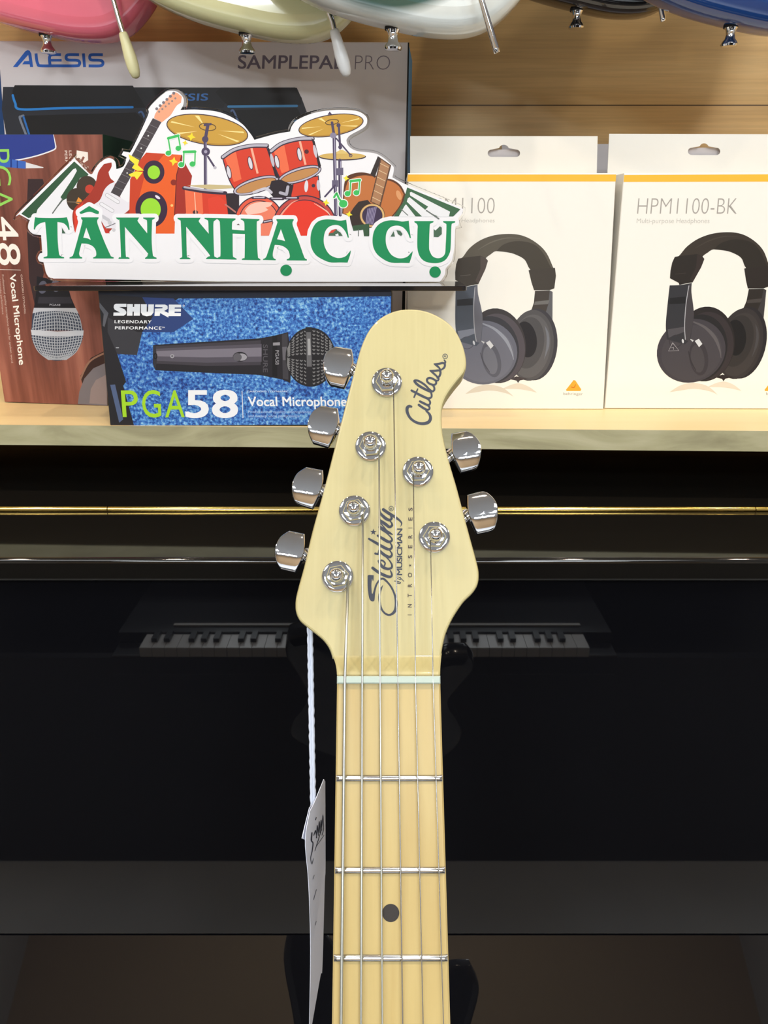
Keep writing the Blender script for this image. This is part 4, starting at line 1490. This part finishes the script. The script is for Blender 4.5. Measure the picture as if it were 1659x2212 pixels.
def burst():
    """dark green middle fading to white rim: the finish of that guitar, in its own coordinates"""
    m = mat('green_white_burst', (0.8, 0.8, 0.8, 1), 0.16, coat=0.7)
    nt = m.node_tree
    N, L = nt.nodes, nt.links
    tc = N.new('ShaderNodeTexCoord')
    mp = N.new('ShaderNodeMapping')
    mp.inputs['Location'].default_value = (0.0, 0, -0.17)
    L.new(tc.outputs['Object'], mp.inputs['Vector'])
    m2 = N.new('ShaderNodeMapping')
    m2.inputs['Scale'].default_value = (8.0, 0.0, 6.0)
    L.new(mp.outputs['Vector'], m2.inputs['Vector'])
    ln = N.new('ShaderNodeVectorMath')
    ln.operation = 'LENGTH'
    L.new(m2.outputs['Vector'], ln.inputs[0])
    rp = N.new('ShaderNodeValToRGB')
    e = rp.color_ramp.elements
    e[0].position, e[0].color = 0.955, rgb(50, 84, 76)
    e[1].position, e[1].color = 1.005, rgb(226, 230, 226)
    L.new(ln.outputs['Value'], rp.inputs['Fac'])
    L.new(rp.outputs['Color'], N['Principled BSDF'].inputs['Base Color'])
    return m


hanging('white-edged dark green burst guitar body with a bare chrome tremolo arm', 849, 62, 0.680, burst(),
        [(1034, -20), (1054, 47), (1074, 114)])
hanging('black guitar body with a short chrome tremolo arm, second from the right', 1247, 22, 0.797, paint('black_gloss', rgb(26, 24, 26)),
        [(1421, -30), (1426, 5), (1433, 46)])
hanging('dark blue guitar body at the top right corner', 1580, 58, 0.738, paint('blue_gloss', rgb(24, 58, 116)),
        [(1765, -30), (1780, 60)])

# ================================================================== FOREGROUND GUITAR
TH = radians(9)
NUTP = CAM + ray(839.5, 1467) * 0.312
GV = UPV * cos(TH) + FWD * sin(TH)
GP = Plane(NUTP, RGT, GV)
tg = thing('electric_guitar', 'natural maple guitar neck and headstock in the foreground, in front of the piano', 'guitar', GP.w(0, -0.83, -0.03))
HO = -0.0085                                                        # headstock face lies below the fretboard
HEAD = [(718, 1424), (714.5, 1411), (708, 1397), (697, 1383), (683, 1371), (665, 1357), (647, 1341), (638.5, 1322), (637.5, 1300), (642, 1276), (658, 1217), (674, 1148), (699, 1058), (724, 960),
        (747, 870), (770, 782), (781, 745), (797, 712), (820, 687), (850, 671.5), (882, 666.5), (919, 670.5), (956, 687), (983, 711), (1001, 747), (1008, 781),
        (1004, 803), (989, 822), (971, 846), (959.5, 868), (954.5, 893), (956, 929), (962, 962), (974, 1008), (987.5, 1054), (1012.5, 1148), (1030, 1212), (1035, 1240),
        (1032, 1264), (1020, 1283), (1001, 1302), (979, 1335), (964, 1368), (957, 1396), (954.5, 1411), (953, 1424)]
huv = smooth([GP.uv(x, y, HO) for x, y in HEAD[:]], corner=48, n=4)
b = MB()
b.prism(GP, huv, [(.0011, HO), (.0005, HO - .0002), (.0001, HO - .0009), (0, HO - .0018), (0, HO - .0122), (.0003, HO - .0130), (.0012, HO - .0135)])
# ramp up to the nut, then the neck
secs = []
for k in range(9):
    f = k / 8
    y = 1411.5 + (1458 - 1411.5) * f
    zt = HO * (1 - (f * f * (3 - 2 * f))) - 0.0003
    xl = 716 + (727.5 - 716) * (1 - (1 - f) ** 2)
    xr = 954.5 + (951 - 954.5) * (1 - (1 - f) ** 2)
    L_, R_ = GP.uv(xl, y, zt), GP.uv(xr, y, zt)
    back = -0.0220 - 0.001 * f
    secs.append((L_[1], L_[0], R_[0], zt, back))
nl = len(secs)


def loft(b, secs, mi=0, seg=14):
    idx = []
    for (v, u0, u1, top, back) in secs:
        ring = []
        c, h = (u0 + u1) / 2, (u1 - u0) / 2
        ring.append(GP.w(u0 + .0007, v, top))
        ring.append(GP.w(u1 - .0007, v, top))
        ring.append(GP.w(u1, v, top - .0007))
        side = min(.006, (top - back) * .45)
        for k in range(seg + 1):
            a = pi * k / seg
            ring.append(GP.w(c + h * cos(a), v, top - side - (top - side - back) * sin(a)))
        ring.append(GP.w(u0, v, top - .0007))
        idx.append(ring)
    n = len(idx[0])
    vs = [p for r in idx for p in r]
    fs = []
    for i in range(len(idx) - 1):
        for k in range(n):
            k2 = (k + 1) % n
            fs.append((i * n + k, i * n + k2, (i + 1) * n + k2, (i + 1) * n + k))
    fs.append(tuple(range(n))[::-1])
    fs.append(tuple((len(idx) - 1) * n + k for k in range(n)))
    b.add(vs, fs, mi)


loft(b, secs)
b.build('headstock', M_MAPLE, tg, sm=30)
nL, nR = GP.uv(728, 1467), GP.uv(951, 1467)
eL, eR = GP.uv(717, 2212), GP.uv(973, 2212)


def edge_at(v):
    f = (v - nL[1]) / (eL[1] - nL[1])
    return nL[0] + (eL[0] - nL[0]) * f, nR[0] + (eR[0] - nR[0]) * f


vt = GP.uv(840, 1458.2)[1]
b = MB()
secs = []
for k in range(20):
    v = vt - 0.0001 + (-0.47 - vt) * k / 19
    u0, u1 = edge_at(v)
    secs.append((v, u0, u1, 0.0, -0.021 - 0.002 * k / 19))
loft(b, secs)
b.build('neck', M_FBOARD, tg, sm=30)
# nut
b = MB()
n0, n1 = GP.uv(840, 1459.5)[1], GP.uv(840, 1476.5)[1]
b.prism(GP, [(nL[0], n1), (nR[0], n1), (nR[0], n0), (nL[0], n0)], [(.0005, .0019), (.0001, .0016), (0, .0010), (0, .00005)])
b.build('nut', M_NUT, tg)
# frets: positions on a 648 mm scale beyond the three in view
FRY = [GP.uv(840, y)[1] for y in (1681, 1879.5, 2069)]
fr = list(FRY)
d = (FRY[1] - FRY[2])
for k in range(4, 16):
    d *= 2 ** (-1 / 12)
    fr.append(fr[-1] - d)
for v in fr:
    u0, u1 = edge_at(v)
    b = MB()
    u0 += .0003
    u1 -= .0003
    vs, fs = [], []
    seg = 8
    for (u, hgt) in ((u0, .0002), (u0 + .0012, .0012), (u1 - .0012, .0012), (u1, .0002)):
        for k in range(seg + 1):
            a = pi * k / seg
            vs.append(GP.w(u, v + .0013 * cos(a), hgt * sin(a) + 0.00005))
    n = seg + 1
    for i in range(3):
        for k in range(seg):
            fs.append((i * n + k, i * n + k + 1, (i + 1) * n + k + 1, (i + 1) * n + k))
    fs.append(tuple(range(n)))
    fs.append(tuple(3 * n + k for k in range(n)))
    b.add(vs, fs)
    b.build('fret', M_NICKEL, tg, sm=35)
# position markers
c0 = GP.uv(844, 1972)
for v in (c0[1], (fr[3] + fr[4]) / 2, (fr[5] + fr[6]) / 2, (fr[7] + fr[8]) / 2):
    b = MB()
    uu = c0[0]
    b.lathe(GP.w(uu, v, 0.00003), GP.n, [(.0033, 0), (.0033, .00008)], 32)
    b.build('position_dot', mat('black_inlay', rgb(34, 26, 22), 0.35), tg)

# tuners
POST = [(729, 1245), (765.5, 1102.5), (800.5, 963), (835.5, 824.5), (903, 1018), (938.5, 1159.5)]
k4, k5 = 200 / 835, 140 / 1106
BTN = [[(580 + x * k4, 730 + y * k4) for x, y in p] for p in (
    [(185, 1735), (325, 1765), (327, 1940), (240, 2115), (110, 2085), (68, 2010), (62, 1900), (105, 1800)],
    [(340, 1160), (490, 1190), (490, 1345), (395, 1538), (255, 1490), (220, 1430), (214, 1330), (260, 1225)],
    [(472, 606), (625, 630), (632, 790), (540, 982), (398, 940), (362, 862), (358, 760), (400, 668)],
    [(604, 70), (750, 95), (764, 240), (682, 442), (556, 415), (508, 340), (496, 230), (522, 140)])]
BTN += [[(960 + x * k5, 900 + y * k5) for x, y in p] for p in (
    [(128, 275), (370, 225), (500, 310), (598, 450), (626, 610), (596, 790), (530, 880), (288, 945), (165, 720), (122, 600)],
    [(390, 1335), (650, 1268), (780, 1335), (880, 1480), (907, 1650), (890, 1830), (820, 1940), (560, 2002), (420, 1720), (388, 1600)])]
BO = HO - 0.018
POSTTOP = {}
for i, (px, py) in enumerate(POST):
    c = GP.uv(px, py, HO + .0015)
    tn = MB()
    tn.lathe(GP.w(c[0], c[1], HO), GP.n, [(.0064, .00005), (.0067, .0004), (.0066, .0009), (.0060, .0012), (.0050, .00125)], 40)
    tu = tn.build('tuner', M_CHROME, tg, sm=40)
    hx_ = MB()
    hx_.lathe(GP.w(c[0], c[1], HO), GP.n, [(.0050, .0012), (.0050, .0026), (.0046, .0032), (.0036, .0034)], 6, rot=0.4 + i)
    hx_.build('hex_nut', M_CHROME, tu, sm=20)
    pm = MB()
    pm.lathe(GP.w(c[0], c[1], HO), GP.n, [(.0030, .003), (.0030, .0048), (.0023, .0056), (.0023, .0068), (.0029, .0076), (.00295, .0096), (.0027, .0106), (.0021, .0113), (.0012, .0117), (.0003, .0118)], 32)
    pm.build('post', M_CHROME, tu, sm=40)
    # button
    o_ = [GP.uv(x, y, BO) for x, y in BTN[i]]
    o_ = smooth(o_, corner=44, n=5)
    cx, cy = sum(p[0] for p in o_) / len(o_), sum(p[1] for p in o_) / len(o_)
    vm = max(abs(p[1] - cy) for p in o_)
    um = max(abs(p[0] - cx) for p in o_)
    bm = MB()
    vs, fs = [], []
    n = len(o_)
    # lean of the knob's turning axis: along the shaft, square to the headstock side
    sd = -1 if i < 4 else 1
    rings = [(1.0, None, -.0042), (1.0, None, -.0005), (.985, None, .0000), (.95, 0, .0004), (.90, 0, .00045), (.78, 0, .0005), (.6, 0, .0005), (.4, 0, .0005), (.2, 0, .0005), (.02, 0, .0005)]

    def bulge(u, v):
        q = ((v - cy) - 0.10 * sd * (u - cx) * 1.6) / vm
        return 0.0030 * (1 - q * q) - 0.0012
    for (sc, mode, off) in rings:
        for p in o_:
            u, v = cx + (p[0] - cx) * sc, cy + (p[1] - cy) * sc
            h = bulge(u, v)
            vs.append(GP.w(u, v, BO + (off + h if off > -.004 else off - h * .6)))
    for r in range(len(rings) - 1):
        for k in range(n):
            k2 = (k + 1) % n
            fs.append((r * n + k, r * n + k2, (r + 1) * n + k2, (r + 1) * n + k))
    fs.append(tuple(range(n)))
    fs.append(tuple((len(rings) - 1) * n + k for k in range(n)))
    bm.add(vs, fs)
    bm.build('button', M_CHROME, tu, sm=32)
    # shaft from the gear case behind the headstock to the button
    sm_ = MB()
    inner = (cx - sd * um * 0.75, cy - 0.0005)
    sh0 = GP.w(c[0] + sd * 0.002, c[1] - 0.0004, BO - .0015)
    sm_.tube([sh0, GP.w(inner[0], inner[1], BO - .0015)], .0021, 14)
    dvec = (GP.w(inner[0], inner[1], BO - .0015) - sh0).normalized()
    sm_.lathe(GP.w(inner[0], inner[1], BO - .0015) - dvec * .0035, dvec, [(.0021, 0), (.0032, .0004), (.0032, .0026), (.0024, .003)], 20)
    sm_.build('shaft', M_CHROME, tu, sm=40)
    hm = MB()
    q = [(c[0] - .006, c[1] - .0075), (c[0] + .006, c[1] - .0075), (c[0] + .006, c[1] + .0075), (c[0] - .006, c[1] + .0075)]
    hm.prism(GP, q, [(0, HO - .0136), (0, HO - .022), (.001, HO - .023)])
    hm.build('gear_case', M_CHROME, tu)
    POSTTOP[i] = c

# strings: low to high, with the post each one goes to
STX = [(745, 737, 0, -1), (782.5, 780, 1, 1), (821, 826, 2, 1), (859.5, 870, 3, 1), (897.5, 914, 4, -1), (935.5, 958, 5, -1)]
PX = [752, 784, 819, 850, 893, 930]
GA = [.00062, .00050, .00040, .00028, .00024, .00021]
for i, (xn, xb, pi_, sd) in enumerate(STX):
    b = MB()
    nz = 0.0017
    nut_p = GP.uv(xn, 1468, nz)
    far = GP.uv(xb, 2212, .0022)
    dv = (far[0] - nut_p[0]) / (far[1] - nut_p[1])
    end = (nut_p[0] + dv * (-0.62 - nut_p[1]), -0.62)
    c = POSTTOP[pi_]
    tp = GP.uv(PX[i], POST[pi_][1] + 2, HO + .0062)
    chain = [GP.w(end[0], end[1], .006), GP.w(far[0], far[1], .0024), GP.w(nut_p[0], nut_p[1], nz), GP.w(tp[0], tp[1] - .001, HO + .0062)]
    b.tube(chain, GA[i], 10)
    # wraps round the post
    side = 1 if tp[0] > c[0] else -1
    wr = []
    for k in range(40):
        a = side * (2 * pi * k / 16) + (0 if side > 0 else pi)
        rr = abs(tp[0] - c[0]) if k < 2 else .0026
        rr = max(.0025, min(.0034, rr))
        wr.append(GP.w(c[0] + rr * cos(a), c[1] + rr * sin(a), HO + .0064 - k * .00004 * (1.2 + GA[i] * 2000)))
    b.tube(wr, GA[i], 8)
    b.build('string', M_WOUND if i < 3 else M_STEEL, tg, sm='all')

# logos on the headstock
PHS = Plane(GP.w(0, 0, HO), RGT, GV)
s = Sheet(PHS, 0.00008, (860, 750, 140 / 1659))
INK = (58, 62, 76)
s.stroke([(338, 1522, 56), (282, 1512, 74), (232, 1560, 82), (236, 1670, 76), (300, 1800, 66), (400, 1890, 64), (520, 1945, 70), (660, 1956, 78), (775, 1920, 84), (828, 1830, 78), (806, 1725, 66), (715, 1625, 44)], 70, INK)
s.stroke([(530, 1478, 62), (650, 1560, 60), (740, 1602, 56), (798, 1585, 50), (798, 1530, 50), (740, 1478, 54), (560, 1388, 56)], 55, INK)
s.stroke([(560, 1388, 56), (690, 1455, 56), (780, 1480, 52), (820, 1430, 50), (800, 1365, 50), (740, 1312, 50)], 52, INK)
s.stroke([(345, 1110, 58), (470, 1178, 60), (640, 1262, 64), (760, 1310, 58), (846, 1285, 50), (858, 1220, 50), (836, 1140, 50)], 58, INK)
s.stroke([(502, 1070, 34), (452, 1180, 48), (408, 1282, 38)], 44, INK)
s.stroke([(840, 1145, 56), (700, 1082, 64), (520, 978, 66), (424, 882, 62), (440, 850, 54), (530, 868, 54), (680, 962, 54), (800, 1082, 54), (876, 1132, 54), (926, 1090, 52), (916, 1010, 48), (866, 958, 46)], 56, INK)
s.stroke([(970, 858, 50), (880, 806, 54), (800, 786, 56), (742, 822, 56), (752, 890, 54), (822, 942, 54), (920, 966, 54), (974, 922, 52), (960, 852, 50)], 52, INK)
s.stroke([(950, 850, 48), (1010, 856, 46), (1038, 810, 46), (1000, 756, 46), (900, 664, 52), (816, 600, 34)], 48, INK)
s.stroke([(816, 600, 34), (930, 606, 56), (1050, 596, 54), (1084, 650, 56), (1058, 740, 56), (1000, 788, 40)], 50, INK)
s.stroke([(1090, 600, 46), (1050, 530, 48), (980, 466, 54), (922, 430, 32)], 48, INK)
s.stroke([(922, 430, 32), (1040, 428, 54), (1140, 402, 54), (1196, 440, 54), (1180, 520, 54), (1120, 568, 44)], 50, INK)
s.stroke([(1190, 430, 50), (1208, 376, 48), (1180, 330, 32)], 46, INK)
s.ring(1203, 236, 60, 60, 17, INK)
s.text('R', (1236, 262), (1226, 212), (1176, 248), INK, 0.02)
s.done('script_logo', tg)
s.tr = (780, 1080, 130 / 1106)
s.poly([(120, 1392), (150, 1378), (232, 1384), (228, 1470), (214, 1492), (202, 1444), (190, 1560), (198, 1718), (214, 1722), (258, 1570), (304, 1488), (352, 1434), (420, 1432), (500, 1502), (580, 1612), (640, 1752), (674, 1890), (660, 2014), (606, 2098), (512, 2132), (424, 2094), (352, 1994), (318, 1855), (318, 1740), (350, 1630), (406, 1558), (386, 1630), (362, 1720), (360, 1850), (386, 1980), (444, 2066), (512, 2096), (560, 2074), (606, 2004), (618, 1880), (598, 1740), (540, 1612), (470, 1522), (402, 1462), (346, 1484), (292, 1574), (260, 1700), (246, 1838), (216, 1866), (180, 1856), (146, 1790), (122, 1600)], INK, sm=True, corner=44)
s.stroke([(212, 1250, 52), (330, 1335, 55), (470, 1402, 55), (545, 1410, 43), (566, 1370, 34), (540, 1300, 22)], 56, INK)
s.stroke([(430, 1205, 26), (440, 1160, 29), (390, 1112, 34), (326, 1120, 48), (380, 1216, 57), (480, 1266, 50), (556, 1248, 40), (566, 1190, 33), (520, 1110, 26)], 46, INK)
s.stroke([(520, 1110, 24), (420, 1010, 21), (360, 960, 21)], 26, INK)
s.stroke([(262, 985, 40), (310, 1000, 34), (330, 940, 31)], 40, INK)
s.stroke([(338, 930, 48), (420, 1005, 55), (510, 1048, 52), (560, 1026, 40), (562, 980, 31), (520, 920, 22)], 54, INK)
s.stroke([(145, 715, 38), (280, 792, 50), (420, 872, 55), (510, 908, 50), (562, 880, 40), (560, 830, 31), (520, 770, 22)], 56, INK)
s.stroke([(305, 655, 40), (400, 712, 55), (500, 768, 53), (560, 752, 40), (562, 705, 29), (480, 620, 22), (400, 560, 24)], 56, INK)
s.stroke([(345, 500, 60), (440, 566, 65), (520, 606, 48), (575, 634, 19)], 66, INK)
s.stroke([(500, 590, 22), (420, 500, 22), (360, 430, 26)], 28, INK)
s.stroke([(345, 375, 52), (450, 446, 57), (520, 496, 52), (572, 470, 40), (560, 420, 29), (500, 350, 22)], 56, INK)
s.stroke([(345, 165, 22), (352, 240, 46), (440, 330, 57), (520, 370, 52), (566, 340, 38), (540, 280, 26)], 52, INK)
s.stroke([(408, 176, 55), (500, 240, 57), (610, 306, 50), (700, 370, 38), (746, 430, 26), (724, 490, 7)], 56, INK)
s.star(225, 590, 62, INK, 5, .4, -70)
s.ring(555, 158, 42, 42, 9, INK)
s.text('R', (576, 176), (574, 138), (532, 178), INK, 0.01)
s.done('brand_logo', tg)
s.text('MUSICMAN', (757, 1384), (762, 524), (655, 1384), INK, 0.026, 0.9)
s.stroke([(612, 1490), (680, 1500), (726, 1516), (712, 1536), (668, 1530)], 15, INK)
s.stroke([(690, 1502), (666, 1530)], 12, INK, sm=False)
s.stroke([(662, 1438), (712, 1462), (738, 1452), (716, 1420)], 14, INK)
s.stroke([(672, 1412), (730, 1440), (786, 1496)], 12, INK)
for ch, y, h in (('I', 2113, 10), ('N', 1945, 62), ('T', 1755, 62), ('R', 1572, 62), ('O', 1380, 86), ('S', 1045, 58), ('E', 860, 56), ('R', 675, 62), ('I', 515, 10), ('E', 350, 58), ('S', 172, 58)):
    xr_ = 946 - (y - 150) * 0.0078
    xl_ = xr_ - 76
    s.text(ch, (xr_, y + h / 2), (xr_, y - h / 2), (xl_, y + h / 2), (74, 62, 60), 0.022)
s.star(902, 1204, 30, (74, 62, 60), 5, .4, -90)
s.done('series_lettering', tg)

# body below the frame (seen in the piano's reflections and from beside)
PBd = Plane(GP.w(0, -0.80, -0.012), RGT, GV)
b = MB()
uvb = smooth([(p[0], p[1]) for p in BODY], corner=60)
hh = .021
b.prism(PBd, uvb, [(.012, hh - .022), (.005, hh - .0245), (.001, hh - .029), (0, hh - .034), (0, -hh - .005), (.001, -hh - .01), (.005, -hh - .0145), (.012, -hh - .017)])
b.build('body', paint('dark_body_gloss', rgb(30, 34, 44)), tg, sm=50)

# ================================================================== HANG TAG
tt = None
KT = 460 / 1659
ya = radians(68)
HT = CAM + ray(678, 1752) * 0.335
PTg = Plane(HT, (cos(ya), sin(ya), 0), (0, 0, 1))
tt = thing('hang_tag', 'folded white paper tag on a white cord, hanging left of the guitar neck', 'tag', HT)
CARD = [(358, 84), (368, 100), (370, 760), (364, 900), (346, 1540), (330, 1620), (262, 2010), (246, 2010), (255, 1400), (240, 900), (214, 560), (250, 330), (285, 262)]
uvt = smooth([PTg.uv(600 + x * KT, 1660 + y * KT) for x, y in CARD], corner=30)
M_PAPER = mat('white_paper_tag', rgb(226, 230, 246, .96), 0.55)
b = MB()
b.prism(PTg, uvt, [(0, .00015), (0, -.00015)])
b.build('front_leaf', M_PAPER, tt)
PT2 = Plane(HT - PTg.n * .0015, (cos(ya), sin(ya), 0), (0, 0, 1))
uvt = [PT2.uv(600 + x * KT, 1660 + y * KT) for x, y in [(285, 262), (300, 262), (290, 600), (214, 556), (188, 545), (205, 470), (246, 306)]]
b = MB()
b.prism(PT2, uvt, [(0, .00015), (0, -.00015)])
b.build('rear_leaf', M_PAPER, tt)
s = Sheet(PTg, 0.0003, (600, 1660, KT))
for path in ([(262, 500, 9), (258, 560, 11), (270, 580, 8), (264, 640, 7), (252, 700, 5), (262, 745, 5), (275, 700, 3)],
             [(276, 520, 6), (290, 480, 7), (300, 540, 5)], [(296, 540, 5), (304, 440, 7), (312, 520, 5)], [(310, 520, 5), (320, 410, 7), (324, 500, 5)],
             [(324, 500, 4), (334, 400, 6), (338, 480, 5)], [(336, 480, 4), (348, 360, 6), (352, 470, 5), (340, 520, 4)], [(290, 400, 6), (296, 380, 5)],
             [(285, 640, 4), (335, 480, 5)], [(300, 600, 3), (356, 520, 3)],
             [(270, 860, 3), (280, 830, 3)], [(275, 1020, 3), (298, 940, 3)], [(288, 1220, 3), (296, 1190, 3)]):
    s.stroke(path, 6, (50, 52, 66))
s.done('lettering', tt)
# cord: two strands from behind the headstock
for dx in (-2.6, 2.6):
    b = MB()
    pts = []
    for k in range(60):
        f = k / 59
        y = 1330 + (1742 - 1330) * f
        x = 669 + dx + 7.5 * f + 0.5 * sin(k * 1.7 + dx)
        pts.append(CAM + ray(x, y) * (0.340 + 0.00002 * k - 0.004 * f))
    b.tube(pts, .00068, 8, rs=[.00078 + .00010 * sin(k * 2.3 + dx) for k in range(60)])
    b.build('cord', mat('white_cotton_cord', rgb(206, 214, 232, .96), 0.9), tt, sm='all')

# ================================================================== SHOP BEHIND THE VIEWER (seen only in the lacquer and chrome)
tk = thing('digital_piano', 'dark digital piano with white keys, reflected in the black piano front', 'keyboard', (-0.04, -0.45, 0))
M_DARK = mat('dark_keyboard_case', rgb(28, 28, 32), 0.3)
kx0, kx1, ky, kz = -0.50, 0.42, -0.32, 0.633
b = MB()
b.bbox(kx0 - .06, kx1 + .06, -0.66, ky - .005, kz - .07, kz - .022, .006)
b.bbox(kx0 - .06, kx1 + .06, -0.66, ky - .058, kz - .0215, kz + .004, .002)
b.build('case', M_DARK, tk, sm=30)
b = MB()
b.box(kx0 + .05, kx1 - .0, ky - .091, ky - .083, kz + .0045, kz + .0075)  # white strip stands in for a lamp streak on the case's top edge
b.build('highlight_strip', M_WHITEP, tk)
n = 36
kw = (kx1 - kx0) / n
b = MB()
bb = MB()
for i in range(n):
    x = kx0 + i * kw
    b.box(x + .0005, x + kw - .0005, ky - .056, ky, kz - .021, kz)
    if i % 7 not in (2, 6) and i < n - 1:
        bb.box(x + kw - .006, x + kw + .006, ky - .056, ky - .022, kz + .0003, kz + .009)
b.build('white_keys', mat('white_key_plastic', rgb(236, 236, 238), 0.25), tk)
bb.build('black_keys', mat('black_key_plastic', rgb(20, 20, 22), 0.3), tk)
b = MB()
b.box(kx0 - .6, kx1 + .6, -0.42, -0.40, 0.0, kz - .0705)
b.build('front_board', M_DARK, tk)
b = MB()
b.bbox(kx0 - 1.1, kx1 + 1.1, -0.72, -0.665, 0.0, 0.80, .006)  # unseen wide dark board, added to blacken the reflection in the lacquer
b.build('added_back_board', M_DARK, tk, sm=30)
for x in (kx0 - .05, kx1 + .02):
    b = MB()
    b.box(x, x + .03, -0.65, -0.4205, 0, kz - .0705)
    b.build('leg', M_DARK, tk)
